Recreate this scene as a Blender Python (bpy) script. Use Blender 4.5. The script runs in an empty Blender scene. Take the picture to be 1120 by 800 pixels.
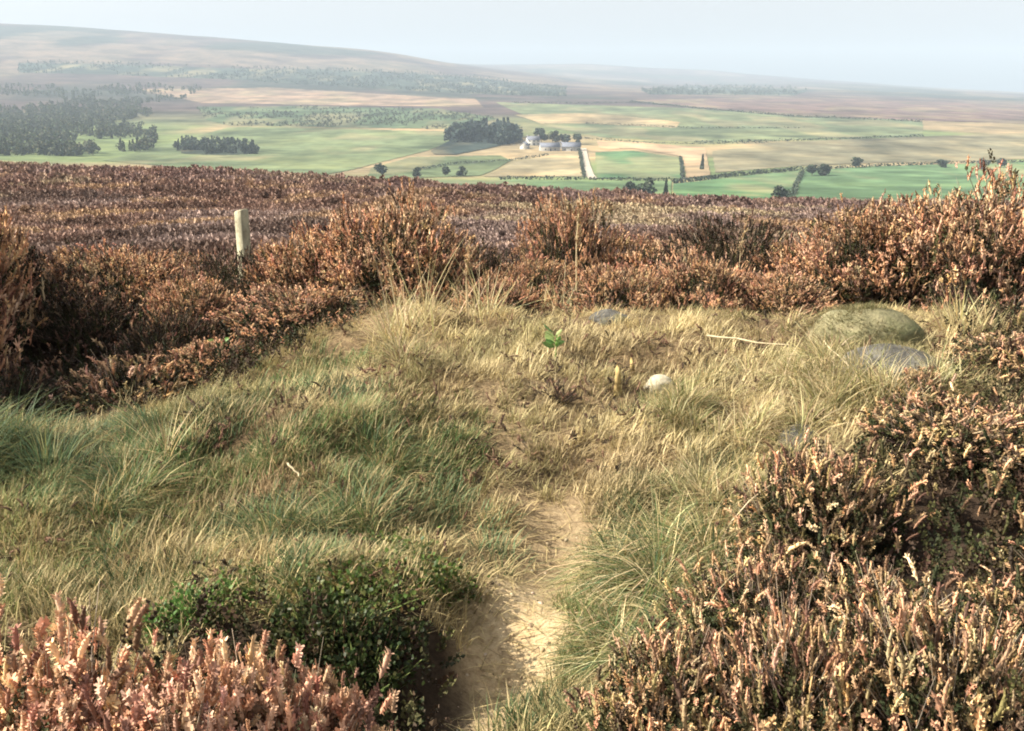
import bpy, math, random
import numpy as np

rng = np.random.default_rng(11)
random.seed(11)
PI = math.pi
scene = bpy.context.scene
COL = scene.collection

# ------------------------------------------------------------------ survey helpers
F = 1120 * 35 / 36.0
P = math.radians(15.2)
ZC = 1.6
cP, sP = math.cos(P), math.sin(P)


def S(a, b, x):
    t = np.clip((np.asarray(x, float) - a) / (b - a), 0, 1)
    return t * t * (3 - 2 * t)


def hash2(ix, iy, seed):
    h = (ix.astype(np.int64) * 374761393 + iy.astype(np.int64) * 668265263 + seed * 974711) & 0x7fffffff
    h = ((h ^ (h >> 13)) * 1274126177) & 0x7fffffff
    h = h ^ (h >> 16)
    return (h & 0xffff) / 65535.0


def vnoise(x, y, seed=0):
    x = np.asarray(x, float); y = np.asarray(y, float)
    ix = np.floor(x); iy = np.floor(y)
    fx = x - ix; fy = y - iy
    fx = fx * fx * (3 - 2 * fx); fy = fy * fy * (3 - 2 * fy)
    a = hash2(ix, iy, seed); b = hash2(ix + 1, iy, seed)
    c = hash2(ix, iy + 1, seed); d = hash2(ix + 1, iy + 1, seed)
    return (a * (1 - fx) + b * fx) * (1 - fy) + (c * (1 - fx) + d * fx) * fy


def fbm(x, y, seed=0, octv=4):
    s = 0; a = 0.5; t = 0
    for i in range(octv):
        s = s + a * vnoise(x * 2 ** i, y * 2 ** i, seed + i * 17); t += a; a *= 0.5
    return s / t


def ydir(py):                       # slope dz/dY of the sight line of a picture row
    v = (400 - np.asarray(py, float)) / F
    return (-sP + v * cP) / (cP + v * sP)


def x_at(px, py, Y):
    v = (400 - py) / F
    return (px - 560) / F * Y / (cP + v * sP)


def z_at(py, Y):
    return ZC + Y * ydir(py)


def plane(px, py):                  # point of the level ground under a picture point
    Y = -ZC / float(ydir(py))
    return x_at(px, py, Y), Y


def project(X, Y, Z):
    dz = Z - ZC
    f = Y * cP - dz * sP
    return 560 + F * X / f, 400 - F * (Y * sP + dz * cP) / f


# ---- far terrain table: for each bearing, what height stands at what distance
DIST = [10, 12, 30, 60, 92, 130, 200, 300, 450, 650, 900, 1300, 1800, 2500, 3300, 4000, 5000, 6500, 8000, 11000]
BEAR = {
    -500: [298, 285, 236, 202, 178, 186, 198, 196, 184, 168, 148, 122, 98, 70, 30, 9, 28, 54, 70, 90],
    0:    [298, 285, 236, 203, 180, 190, 205, 200, 187, 171, 152, 126, 102, 75, 37, 20, 36, 58, 74, 92],
    280:  [298, 285, 238, 208, 189, 198, 214, 208, 198, 184, 155, 128, 108, 86, 54, 40, 50, 64, 76, 92],
    420:  [298, 285, 241, 214, 198, 207, 221, 214, 203, 186, 157, 128, 110, 92, 66, 54, 60, 68, 78, 94],
    540:  [298, 285, 244, 220, 207, 216, 229, 220, 208, 188, 158, 128, 111, 98, 84, 77, 76, 70, 80, 96],
    640:  [298, 285, 247, 225, 213, 222, 234, 224, 210, 188, 158, 128, 112, 101, 94, 91, 86, 68, 80, 96],
    740:  [298, 285, 249, 230, 218, 226, 238, 228, 212, 188, 157, 128, 114, 104, 98, 95, 92, 74, 84, 98],
    860:  [298, 285, 251, 234, 222, 230, 240, 230, 213, 187, 155, 130, 117, 107, 99, 95, 90, 86, 90, 102],
    1000: [298, 285, 252, 236, 224, 231, 241, 231, 213, 186, 154, 132, 121, 111, 104, 101, 98, 97, 98, 106],
    1120: [298, 285, 253, 237, 226, 232, 241, 231, 212, 185, 153, 135, 125, 115, 109, 106, 104, 103.5, 104, 110],
    1620: [298, 285, 253, 238, 227, 233, 241, 231, 212, 185, 155, 140, 130, 121, 115, 112, 110, 109, 110, 114],
}
_lg = np.linspace(math.log(10), math.log(11000), 500)
_qs = np.linspace(-1.3, 1.3, 261)
_b = sorted(BEAR)
_tab0 = np.array([np.interp(_lg, np.log(DIST), ydir(BEAR[b])) for b in _b])
_qb = [(b - 560) / F / cP for b in _b]
_tab = np.array([[0.0]])
_tab = np.stack([np.interp(_qs, _qb, _tab0[:, j]) for j in range(500)], axis=1)


def _blur(a, n, axis):
    k = np.hanning(n + 2)[1:-1]; k /= k.sum()
    pad = [(0, 0), (0, 0)]; pad[axis] = (n // 2, n // 2)
    ap = np.pad(a, pad, mode='edge')
    return np.apply_along_axis(lambda m: np.convolve(m, k, mode='valid'), axis, ap)


_tab = _blur(_blur(_tab, 15, 1), 9, 0)


def h_far(X, Y):
    Y = np.maximum(np.asarray(Y, float), 10.0); X = np.asarray(X, float)
    q = np.clip((X / Y + 1.3) / 2.6 * 260, 0, 259.999)
    l = np.clip((np.log(Y) - _lg[0]) / (_lg[-1] - _lg[0]) * 499, 0, 498.999)
    i = q.astype(int); j = l.astype(int); fi = q - i; fj = l - j
    t = (_tab[i, j] * (1 - fi) + _tab[i + 1, j] * fi) * (1 - fj) + (_tab[i, j + 1] * (1 - fi) + _tab[i + 1, j + 1] * fi) * fj
    z = ZC + Y * t
    z = z + (0.3 * S(10, 20, Y) + .7 * S(30, 70, Y)) * (1 - S(95, 125, Y)) * (fbm(X / 5.0, Y / 6.0, 5, 3) - .5)
    z = z + 2.0 * S(250, 600, Y) * (fbm(X / 170, Y / 170, 9, 2) - .5)
    z = z + 14.0 * S(1800, 3500, Y) * (fbm(X / 420, Y / 420, 13, 3) - .5)
    return z


PATH = [plane(px, py) for px, py in ((425, 880), (475, 800), (548, 715), (590, 640), (612, 605), (608, 580))]


def path_dist(X, Y):
    X = np.asarray(X, float); Y = np.asarray(Y, float)
    d = np.full(X.shape, 9.0)
    for (ax, ay), (bx, by) in zip(PATH[:-1], PATH[1:]):
        t = np.clip(((X - ax) * (bx - ax) + (Y - ay) * (by - ay)) / ((bx - ax) ** 2 + (by - ay) ** 2), 0, 1)
        d = np.minimum(d, np.hypot(X - ax - t * (bx - ax), Y - ay - t * (by - ay)))
    return d


def h_near(X, Y):
    X = np.asarray(X, float); Y = np.asarray(Y, float)
    z = 0.34 * S(3.0, 5.2, Y) * (1 - S(5.5, 7.4, Y)) * S(-2.1, -.5, X) * (1 - .5 * S(2.4, 4.2, X))
    z = z - 0.45 * S(7.6, 12, Y)
    z = z + 0.13 * S(0.55, 1.4, X) * (1 - S(3.6, 5, Y))
    z = z + 0.10 * S(-.12, -.36, X) * S(-1.25, -.85, X) * S(2.30, 2.46, Y) * S(3.6, 2.8, Y) - .06 * S(-.16, -.36, X) * S(2.5, 2.3, Y)
    z = z + 0.10 * np.exp(-((Y - 4.0) / .6) ** 2) * S(0.2, 1.2, -X)
    z = z - 0.14 * np.exp(-((Y - 5.4) / .7) ** 2) * S(1.3, 2.2, -X)
    z = z - 0.05 * np.exp(-(path_dist(X, Y) / 0.17) ** 2)
    rx_ = X * .8 - Y * .6; ry_ = X * .6 + Y * .8
    z = z + (0.18 * (fbm(X * 1.6, Y * 1.6, 3, 3) - .5) + .19 * S(.2, -.3, X - .15 * Y) * (fbm(rx_ * 1.3, ry_ * 3.0, 7, 2) - .5)) * S(1.2, 2.4, np.hypot(X, Y)) + 0.07 * (vnoise(X * 4.5, Y * 5, 31) - .5)
    return z


def H(X, Y):
    X = np.asarray(X, float); Y = np.asarray(Y, float)
    w = S(9, 12, Y)
    return h_near(X, Y) * (1 - w) + h_far(X, Y) * w


def hit(px, py, y0=1.5, y1=9000):   # where the sight line of a picture point meets the ground
    Ys = np.exp(np.linspace(math.log(y0), math.log(y1), 6000))
    v = (400 - py) / F
    Xs = (px - 560) / F * Ys / (cP + v * sP)
    zs = ZC + Ys * float(ydir(py))
    below = np.nonzero(zs <= H(Xs, Ys))[0]
    k = below[0] if len(below) else len(Ys) - 1
    return float(Xs[k]), float(Ys[k])


# ------------------------------------------------------------------ mesh helpers
class MB:
    def __init__(s): s.v = []; s.f = []; s.c = []; s.n = 0

    def add(s, v, f, c=None):
        v = np.asarray(v, np.float32).reshape(-1, 3)
        f = np.asarray(f, np.int32)
        s.v.append(v); s.f.append(f + s.n)
        if c is None: c = np.ones((len(v), 3), np.float32)
        c = np.asarray(c, np.float32)
        if c.ndim == 1: c = np.tile(c, (len(v), 1))
        s.c.append(c); s.n += len(v)

    def mesh(s, name, mat, smooth=False):
        me = bpy.data.meshes.new(name)
        v = np.concatenate(s.v)
        me.vertices.add(len(v)); me.vertices.foreach_set('co', v.ravel())
        loops = np.concatenate([f.ravel() for f in s.f])
        tot = np.concatenate([np.full(len(f), f.shape[1], np.int32) for f in s.f])
        start = np.concatenate([[0], np.cumsum(tot)[:-1]]).astype(np.int32)
        me.loops.add(len(loops)); me.loops.foreach_set('vertex_index', loops.astype(np.int32))
        me.polygons.add(len(tot)); me.polygons.foreach_set('loop_start', start); me.polygons.foreach_set('loop_total', tot)
        if smooth: me.polygons.foreach_set('use_smooth', np.ones(len(tot), bool))
        me.update(calc_edges=True)
        c = np.concatenate(s.c)
        at = me.color_attributes.new('Col', 'FLOAT_COLOR', 'POINT')
        at.data.foreach_set('color', np.concatenate([c, np.ones((len(c), 1), np.float32)], 1).ravel())
        if mat: me.materials.append(mat)
        return me

    def build(s, name, mat, parent=None, loc=None, smooth=False):
        o = bpy.data.objects.new(name, s.mesh(name, mat, smooth))
        COL.objects.link(o)
        if parent: o.parent = parent
        if loc is not None: o.location = loc
        return o


def tag(o, label=None, cat=None, group=None, kind=None):
    if label: o['label'] = label
    if cat: o['category'] = cat
    if group: o['group'] = group
    if kind: o['kind'] = kind
    return o


def thing(name, label, cat, loc=(0, 0, 0), rotz=0, group=None):
    o = bpy.data.objects.new(name, None); COL.objects.link(o)
    o.empty_display_size = .1
    o.location = loc; o.rotation_euler = (0, 0, rotz)
    return tag(o, label, cat, group)


def dup(root, loc, rotz, scale, label, group=None):
    r = root.copy(); COL.objects.link(r)
    r.location = loc; r.rotation_euler = (0, 0, rotz); r.scale = scale
    r['label'] = label
    if group: r['group'] = group
    for ch in root.children:
        c = ch.copy(); COL.objects.link(c); c.parent = r
    return r


def unit(a):
    return a / np.maximum(np.linalg.norm(a, axis=-1, keepdims=True), 1e-9)


def stamp(mb, tv, tf, pos, dirs, scale, colors, width=None):
    """place copies of a small template (axis +Z) at pos pointing along dirs"""
    N = len(pos)
    if N == 0: return
    d = unit(dirs)
    r = unit(rng.normal(size=(N, 3)))
    a = unit(np.cross(d, r)); b = np.cross(d, a)
    w = scale if width is None else width
    V = (tv[None, :, 0, None] * a[:, None] * w[:, None, None] + tv[None, :, 1, None] * b[:, None] * w[:, None, None]
         + tv[None, :, 2, None] * d[:, None] * scale[:, None, None]) + pos[:, None]
    f = (tf[None] + (np.arange(N) * len(tv))[:, None, None]).reshape(-1, tf.shape[1])
    mb.add(V.reshape(-1, 3), f, np.repeat(colors, len(tv), axis=0))


def spike(nlev, npet, W, psize, seed, taper=.8):
    """flower spike of unit height: whorls of tilted petals round an axis"""
    g = np.random.default_rng(seed)
    v = []; f = []
    for i in range(nlev):
        t = (i + .3) / nlev
        rr = W * (1 - taper * abs(t - .4) ** 1.3) * g.uniform(.8, 1.15)
        for k in range(npet):
            a = 2 * PI * (k + .5 * (i % 2)) / npet + g.uniform(-.4, .4)
            o = np.array([math.cos(a), math.sin(a), 0]); s = np.array([-math.sin(a), math.cos(a), 0])
            up = np.array([0, 0, 1.0])
            p0 = o * rr * .15 + up * t
            p1 = o * rr + up * (t + psize * .35 * g.uniform(.3, 1.3))
            n = len(v)
            tipup = up * psize * g.uniform(.5, 1.0)
            hw = s * rr * .62
            v += [p0, p1 - hw, p1 + tipup * .8 + o * rr * g.uniform(-.3, .15), p1 + hw]
            f.append([n, n + 1, n + 2, n + 3])
    return np.array(v), np.array(f)


def plume(nlev, ns, W, seed, bend=.18, fuzz=2):
    """plump flowering shoot of unit height: a lumpy bent spindle with florets standing off it"""
    g = np.random.default_rng(seed); v = []; f = []
    for i in range(nlev + 1):
        t = i / nlev
        prof = math.sin(PI * min(1, .12 + .86 * t)) ** .6 if 0 < i < nlev else .12
        cx = bend * t * t
        for k in range(ns):
            a = 2 * PI * (k + .5 * (i % 2)) / ns
            r = W * prof * g.uniform(.6, 1.3)
            v.append([cx + r * math.cos(a), r * math.sin(a), t + (g.uniform(-.35, .35) / nlev if 0 < i < nlev else 0)])
    for i in range(nlev):
        for k in range(ns):
            f.append([i * ns + k, i * ns + (k + 1) % ns, (i + 1) * ns + (k + 1) % ns, (i + 1) * ns + k])
    for i in range(1, nlev):
        for k in range(fuzz):
            a = g.uniform(0, 2 * PI); t = i / nlev; cx = bend * t * t; n = len(v)
            o = np.array([math.cos(a), math.sin(a), 0]); sd_ = np.array([-math.sin(a), math.cos(a), 0]); c0 = np.array([cx, 0, t])
            w = W * .55
            v += [list(c0 + o * W * .5 - sd_ * w), list(c0 + o * W * .5 + sd_ * w), list(c0 + o * W * 2.0 + sd_ * w * .6 + [0, 0, .10]), list(c0 + o * W * 2.0 - sd_ * w * .6 + [0, 0, .10])]
            f.append([n, n + 1, n + 2, n + 3])
    return np.array(v), np.array(f)


def tubes(mb, A, B, r0, r1, col, n=3):
    A = np.asarray(A, float).reshape(-1, 3); B = np.asarray(B, float).reshape(-1, 3)
    N = len(A)
    d = unit(B - A); ref = np.where(np.abs(d[:, 2:3]) > .9, [[1, 0, 0]], [[0, 0, 1]])
    a = unit(np.cross(d, ref)); b = np.cross(d, a)
    r0 = np.broadcast_to(np.asarray(r0, float), (N,)); r1 = np.broadcast_to(np.asarray(r1, float), (N,))
    ang = np.arange(n) * 2 * PI / n
    ring = a[:, None] * np.cos(ang)[None, :, None] + b[:, None] * np.sin(ang)[None, :, None]
    V = np.concatenate([A[:, None] + ring * r0[:, None, None], B[:, None] + ring * r1[:, None, None]], 1)
    base = (np.arange(N) * 2 * n)[:, None, None]
    k = np.arange(n); k2 = (k + 1) % n
    f = (np.stack([k, k2, k2 + n, k + n], 1)[None] + base).reshape(-1, 4)
    c = np.asarray(col, float)
    c = np.tile(c, (N * 2 * n, 1)) if c.ndim == 1 else np.repeat(c, 2 * n, axis=0)
    mb.add(V.reshape(-1, 3), f, c)


def blades(mb, pos, az, lean0, curl, length, width, colors, seg=3, twist=.5):
    """curved tapering grass blades"""
    N = len(pos)
    if N == 0: return
    hd = np.stack([np.cos(az), np.sin(az), np.zeros(N)], 1)
    sd = np.stack([-np.sin(az + twist * rng.normal(size=N)), np.cos(az + twist * rng.normal(size=N)), np.zeros(N)], 1)
    p = np.array(pos, float); rows = []
    for i in range(seg + 1):
        t = i / seg
        w = width * (1 - t ** 1.6) * .5
        if i < seg:
            rows.append(np.stack([p - sd * w[:, None], p + sd * w[:, None]], 1))
        else:
            rows.append(p[:, None])
        ang = lean0 + curl * t
        p = p + (hd * np.sin(ang)[:, None] + np.array([0, 0, 1.0]) * np.cos(ang)[:, None]) * (length / seg)[:, None]
    V = np.concatenate(rows, 1); nv = V.shape[1]
    off = (np.arange(N) * nv)[:, None]
    qs = []
    for i in range(seg - 1):
        qs.append(np.array([2 * i, 2 * i + 1, 2 * i + 3, 2 * i + 2])[None] + off)
    c = np.repeat(colors, nv, axis=0)
    n0 = mb.n
    mb.add(V.reshape(-1, 3), np.concatenate(qs), c)
    tri = np.array([2 * seg - 2, 2 * seg - 1, 2 * seg])[None] + off
    mb.f.append((tri + n0).astype(np.int32))


def pal(colors, N, var=.15, weights=None):
    c = np.array(colors, float)
    k = rng.choice(len(c), N, p=weights)
    return np.clip(c[k] * rng.uniform(1 - var, 1 + var, (N, 1)) * rng.uniform(1 - var * .4, 1 + var * .4, (N, 3)), 0, 1)


# ------------------------------------------------------------------ materials
def new_mat(name):
    m = bpy.data.materials.new(name); m.use_nodes = True
    nt = m.node_tree
    for n in list(nt.nodes): nt.nodes.remove(n)
    out = nt.nodes.new('ShaderNodeOutputMaterial')
    return m, nt, out


def noise_node(nt, scale, detail=4, rough=.55, coord='Object', vec=None):
    n = nt.nodes.new('ShaderNodeTexNoise'); n.inputs['Scale'].default_value = scale
    n.inputs['Detail'].default_value = detail; n.inputs['Roughness'].default_value = rough
    if vec is None:
        tc = nt.nodes.new('ShaderNodeTexCoord'); vec = tc.outputs[coord]
    nt.links.new(vec, n.inputs['Vector'])
    return n


def ramp(nt, fac, stops):
    r = nt.nodes.new('ShaderNodeValToRGB')
    el = r.color_ramp.elements
    while len(el) > 1: el.remove(el[-1])
    el[0].position = stops[0][0]; el[0].color = (*stops[0][1], 1)
    for p, c in stops[1:]:
        e = el.new(p); e.color = (*c, 1)
    nt.links.new(fac, r.inputs['Fac'])
    return r.outputs['Color']


def mixc(nt, a, b, fac, mode='MIX'):
    n = nt.nodes.new('ShaderNodeMix'); n.data_type = 'RGBA'; n.blend_type = mode
    for sock, val in ((n.inputs[6], a), (n.inputs[7], b), (n.inputs[0], fac)):
        if isinstance(val, bpy.types.NodeSocket): nt.links.new(val, sock)
        elif isinstance(val, (int, float)): sock.default_value = val
        else: sock.default_value = (*val, 1)
    return n.outputs[2]


def leaf_mat(name, transl=.3, rough=.75, nscale=40):
    m, nt, out = new_mat(name)
    at = nt.nodes.new('ShaderNodeAttribute'); at.attribute_name = 'Col'
    no = noise_node(nt, nscale, 2)
    c = mixc(nt, at.outputs['Color'], ramp(nt, no.outputs['Fac'], [(.3, (.75, .75, .75)), (.7, (1.2, 1.2, 1.2))]), .8, 'MULTIPLY')
    p = nt.nodes.new('ShaderNodeBsdfPrincipled'); p.inputs['Roughness'].default_value = rough
    p.inputs['Specular IOR Level'].default_value = .2
    nt.links.new(c, p.inputs['Base Color'])
    if transl > 0:
        t = nt.nodes.new('ShaderNodeBsdfTranslucent'); nt.links.new(c, t.inputs['Color'])
        mx = nt.nodes.new('ShaderNodeMixShader'); mx.inputs[0].default_value = transl
        nt.links.new(p.outputs[0], mx.inputs[1]); nt.links.new(t.outputs[0], mx.inputs[2])
        nt.links.new(mx.outputs[0], out.inputs['Surface'])
    else:
        nt.links.new(p.outputs[0], out.inputs['Surface'])
    return m


def surf_mat(name, stops, scale, rough=.9, detail=6, bump=.3, bscale=None, bdist=.02, second=None):
    m, nt, out = new_mat(name)
    no = noise_node(nt, scale, detail, .6)
    c = ramp(nt, no.outputs['Fac'], stops)
    if second:
        n2 = noise_node(nt, second[0], 5, .6)
        f = ramp(nt, n2.outputs['Fac'], [(second[2], (0, 0, 0)), (second[3], (1, 1, 1))])
        c = mixc(nt, c, second[1], f)
    p = nt.nodes.new('ShaderNodeBsdfPrincipled'); p.inputs['Roughness'].default_value = rough
    p.inputs['Specular IOR Level'].default_value = .2
    nt.links.new(c, p.inputs['Base Color'])
    if bump:
        bn = noise_node(nt, bscale or scale * 3, 6, .65)
        b = nt.nodes.new('ShaderNodeBump'); b.inputs['Strength'].default_value = bump; b.inputs['Distance'].default_value = bdist
        nt.links.new(bn.outputs['Fac'], b.inputs['Height']); nt.links.new(b.outputs[0], p.inputs['Normal'])
    nt.links.new(p.outputs[0], out.inputs['Surface'])
    return m


M_FLOWER = leaf_mat('heather_flower', .1, .8, 25)
M_LEAF = leaf_mat('heather_leaf', .04, .75, 25)
M_STEM = leaf_mat('woody_stem', 0, .85, 60)
M_GRASS = leaf_mat('grass_blade', .35, .55, 6)
M_STRAW = leaf_mat('straw_blade', .3, .6, 6)
M_BERRY = leaf_mat('bilberry_leaf', .35, .45, 20)
M_TREE = leaf_mat('tree_foliage', .15, .8, .4)
M_BARK = leaf_mat('tree_bark', 0, .9, 2)
M_MOORCOVER = leaf_mat('moor_heather', .2, .85, 1.2)


def ground_mat():
    m, nt, out = new_mat('turf_soil')
    at = nt.nodes.new('ShaderNodeAttribute'); at.attribute_name = 'Col'
    sep = nt.nodes.new('ShaderNodeSeparateColor'); nt.links.new(at.outputs['Color'], sep.inputs[0])
    n1 = noise_node(nt, 5, 8, .65); n2 = noise_node(nt, 38, 8, .8); n3 = noise_node(nt, 1.4, 4)
    soil = ramp(nt, n1.outputs['Fac'], [(.3, (.055, .038, .026)), (.5, (.13, .09, .055)), (.68, (.24, .17, .095))])
    litter = ramp(nt, n2.outputs['Fac'], [(.36, (.05, .035, .022)), (.5, (.17, .12, .07)), (.64, (.36, .27, .15))])
    c = mixc(nt, soil, litter, ramp(nt, n3.outputs['Fac'], [(.35, (.25, .25, .25)), (.6, (.9, .9, .9))]))
    sand = ramp(nt, n2.outputs['Fac'], [(.32, (.24, .17, .1)), (.48, (.5, .38, .23)), (.66, (.62, .5, .32))])
    c = mixc(nt, c, sand, sep.outputs[0])
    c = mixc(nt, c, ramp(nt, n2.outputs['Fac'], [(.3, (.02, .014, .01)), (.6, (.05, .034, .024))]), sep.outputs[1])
    p = nt.nodes.new('ShaderNodeBsdfPrincipled'); p.inputs['Roughness'].default_value = .95
    p.inputs['Specular IOR Level'].default_value = .105
    nt.links.new(c, p.inputs['Base Color'])
    b = nt.nodes.new('ShaderNodeBump'); b.inputs['Strength'].default_value = .7; b.inputs['Distance'].default_value = .02
    nt.links.new(n2.outputs['Fac'], b.inputs['Height']); nt.links.new(b.outputs[0], p.inputs['Normal'])
    nt.links.new(p.outputs[0], out.inputs['Surface'])
    return m


def far_mat():
    m, nt, out = new_mat('valley_land')
    at = nt.nodes.new('ShaderNodeAttribute'); at.attribute_name = 'Col'
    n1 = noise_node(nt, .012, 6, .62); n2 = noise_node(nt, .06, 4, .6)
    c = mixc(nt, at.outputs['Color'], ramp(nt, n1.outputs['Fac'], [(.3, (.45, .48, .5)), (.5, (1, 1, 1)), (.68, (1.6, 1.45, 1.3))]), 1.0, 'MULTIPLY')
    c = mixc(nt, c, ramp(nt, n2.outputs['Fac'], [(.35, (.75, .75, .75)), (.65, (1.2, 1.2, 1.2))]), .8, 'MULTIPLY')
    p = nt.nodes.new('ShaderNodeBsdfPrincipled'); p.inputs['Roughness'].default_value = 1
    p.inputs['Specular IOR Level'].default_value = 0
    nt.links.new(c, p.inputs['Base Color']); nt.links.new(p.outputs[0], out.inputs['Surface'])
    return m


M_GROUND = ground_mat()
M_FAR = far_mat()
M_MOOR = surf_mat('moor_soil', [(.25, (.07, .04, .035)), (.45, (.14, .075, .055)), (.6, (.22, .13, .1)), (.75, (.28, .2, .16))], .5, detail=8, bump=.8, bscale=2.0, bdist=.3)
M_STONE = surf_mat('gritstone', [(.3, (.055, .053, .05)), (.5, (.115, .11, .1)), (.7, (.19, .18, .155))], 9, bump=1.0, bscale=30, second=(5, (.19, .18, .09), .52, .66))
M_MOSS = surf_mat('mossy_gritstone', [(.3, (.1, .1, .055)), (.5, (.19, .175, .1)), (.7, (.28, .25, .15))], 9, bump=1.0, bscale=30, second=(4, (.1, .11, .05), .5, .65))
M_PALE = surf_mat('pale_stone', [(.3, (.3, .27, .2)), (.6, (.46, .42, .32))], 12, bump=.4, bscale=40)
M_POST = surf_mat('weathered_wood', [(.3, (.22, .2, .14)), (.6, (.44, .41, .29)), (.75, (.5, .47, .34))], 14, bump=.4, bscale=60, bdist=.004)
M_SPLIT = surf_mat('split_wood', [(.3, (.2, .14, .06)), (.6, (.4, .3, .13))], 30, bump=.3, bdist=.003)
M_STICK = surf_mat('bleached_wood', [(.3, (.36, .3, .19)), (.6, (.52, .44, .29))], 40, bump=.2, bdist=.002)
M_WALL = surf_mat('farm_wall', [(.3, (.45, .43, .4)), (.7, (.6, .59, .55))], .6, bump=0)
M_STONEWALL = surf_mat('grey_farm_wall', [(.3, (.28, .27, .25)), (.7, (.42, .4, .37))], .6, bump=0)
M_SLATE = surf_mat('slate_roof', [(.3, (.10, .11, .14)), (.7, (.17, .18, .22))], .8, bump=0)
M_GLASS = surf_mat('dark_pane', [(.3, (.03, .035, .04)), (.7, (.05, .055, .06))], 2, rough=.2, bump=0)
M_TRACK = surf_mat('farm_track', [(.3, (.3, .26, .21)), (.7, (.42, .38, .31))], .1, bump=0)

# ------------------------------------------------------------------ ground sheets


def grid_faces(nr, nc):
    i = np.arange(nr - 1)[:, None] * nc + np.arange(nc - 1)[None]
    i = i.ravel()
    return np.stack([i, i + 1, i + nc + 1, i + nc], 1)


def sheet(name, X, Y, Z, mat, col=None):
    mb = MB()
    mb.add(np.stack([X, Y, Z], -1).reshape(-1, 3), grid_faces(*X.shape), col)
    return tag(mb.build(name, mat, smooth=True), kind='structure')


gx, gy = np.meshgrid(np.linspace(-14, 14, 480), np.linspace(-6, 10.6, 300))
pd = path_dist(gx, gy)
sand = (1 - .6 * S(2.98, 3.3, gy + .25 * (fbm(gx * 7, gy * 7, 46, 3) - .5))) * S(.30, .12, pd + .22 * (fbm(gx * 6, gy * 6, 44, 3) - .5)) * .95
# bare trodden patches higher up the mound
for px, py, r, a in ((560, 480, .25, .2), (520, 420, .2, .25), (640, 520, .25, .2), (470, 540, .25, .25), (600, 440, .3, .3), (330, 545, .16, .5), (95, 605, .14, .5)):
    cx, cy = hit(px, py)
    sand = np.maximum(sand, a * np.exp(-((gx - cx) ** 2 + (gy - cy) ** 2) / r ** 2))
_u, _w = project(gx, gy, H(gx, gy))
_n = 40 * (fbm(gx * 3, gy * 3, 47, 3) - .5)
peat_shade = np.maximum(S(-6, 14, np.interp(_u, [-400, 0, 60, 150, 250, 350, 420, 520, 640, 760, 880, 1000, 1120, 1500], [474, 474, 474, 460, 430, 380, 342, 318, 312, 315, 325, 325, 325, 325]) - _w + _n), S(0, 30, _u - np.interp(_w, [420, 480, 560, 640, 720, 800, 900], [1040, 950, 850, 810, 720, 670, 620]) + _n))
peat_shade = np.where(gy < 1.2, .3, peat_shade)
peat_shade = np.maximum(peat_shade, .95 * S(-.06, -.18, gx + .12 * (gy - 2.3) + .1 * (fbm(gx * 5, gy * 5, 48, 2) - .5)) * S(-1.3, -1.0, gx) * S(2.95, 2.72, gy))  # bank face and pit soil painted peat dark to stand for shade
sand = sand * (1 - peat_shade)
sheet('ground', gx, gy, H(gx, gy), M_GROUND, np.stack([sand, peat_shade, sand], -1).reshape(-1, 3))

q, ly = np.meshgrid(np.linspace(-1.3, 1.3, 420), np.linspace(math.log(10.5), math.log(150), 260))
Y = np.exp(ly); X = q * Y
sheet('moorland', X, Y, H(X, Y) - .01, M_MOOR)

q, ly = np.meshgrid(np.linspace(-1.28, 1.28, 800), np.linspace(math.log(146), math.log(7600), 330))
Y = np.exp(ly); X = q * Y
Zf = H(X, Y)
# land cover of the valley and hills: rough grass low down, heather moor on the tops
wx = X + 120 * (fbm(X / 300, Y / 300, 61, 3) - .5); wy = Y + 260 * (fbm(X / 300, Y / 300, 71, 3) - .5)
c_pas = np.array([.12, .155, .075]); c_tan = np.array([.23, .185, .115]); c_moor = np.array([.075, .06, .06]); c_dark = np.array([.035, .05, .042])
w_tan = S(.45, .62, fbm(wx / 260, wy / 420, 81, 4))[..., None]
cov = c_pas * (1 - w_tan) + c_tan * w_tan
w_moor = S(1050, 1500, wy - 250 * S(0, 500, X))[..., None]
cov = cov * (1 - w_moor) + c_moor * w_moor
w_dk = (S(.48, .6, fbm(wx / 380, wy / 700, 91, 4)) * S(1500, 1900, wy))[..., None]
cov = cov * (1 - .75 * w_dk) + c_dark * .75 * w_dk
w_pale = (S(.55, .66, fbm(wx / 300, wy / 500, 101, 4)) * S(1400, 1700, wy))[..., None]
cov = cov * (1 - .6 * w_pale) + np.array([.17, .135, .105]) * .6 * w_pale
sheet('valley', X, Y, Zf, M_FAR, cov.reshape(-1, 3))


def inside(px, py, poly):
    r = np.zeros(px.shape, bool); n = len(poly)
    for i in range(n):
        (x1, y1), (x2, y2) = poly[i], poly[(i + 1) % n]
        c = ((y1 > py) != (y2 > py)) & (px < (x2 - x1) * (py - y1) / (y2 - y1 + 1e-12) + x1)
        r ^= c
    return r


def world_poly(poly):
    return [hit(px, py, 140) for px, py in poly]


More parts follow.
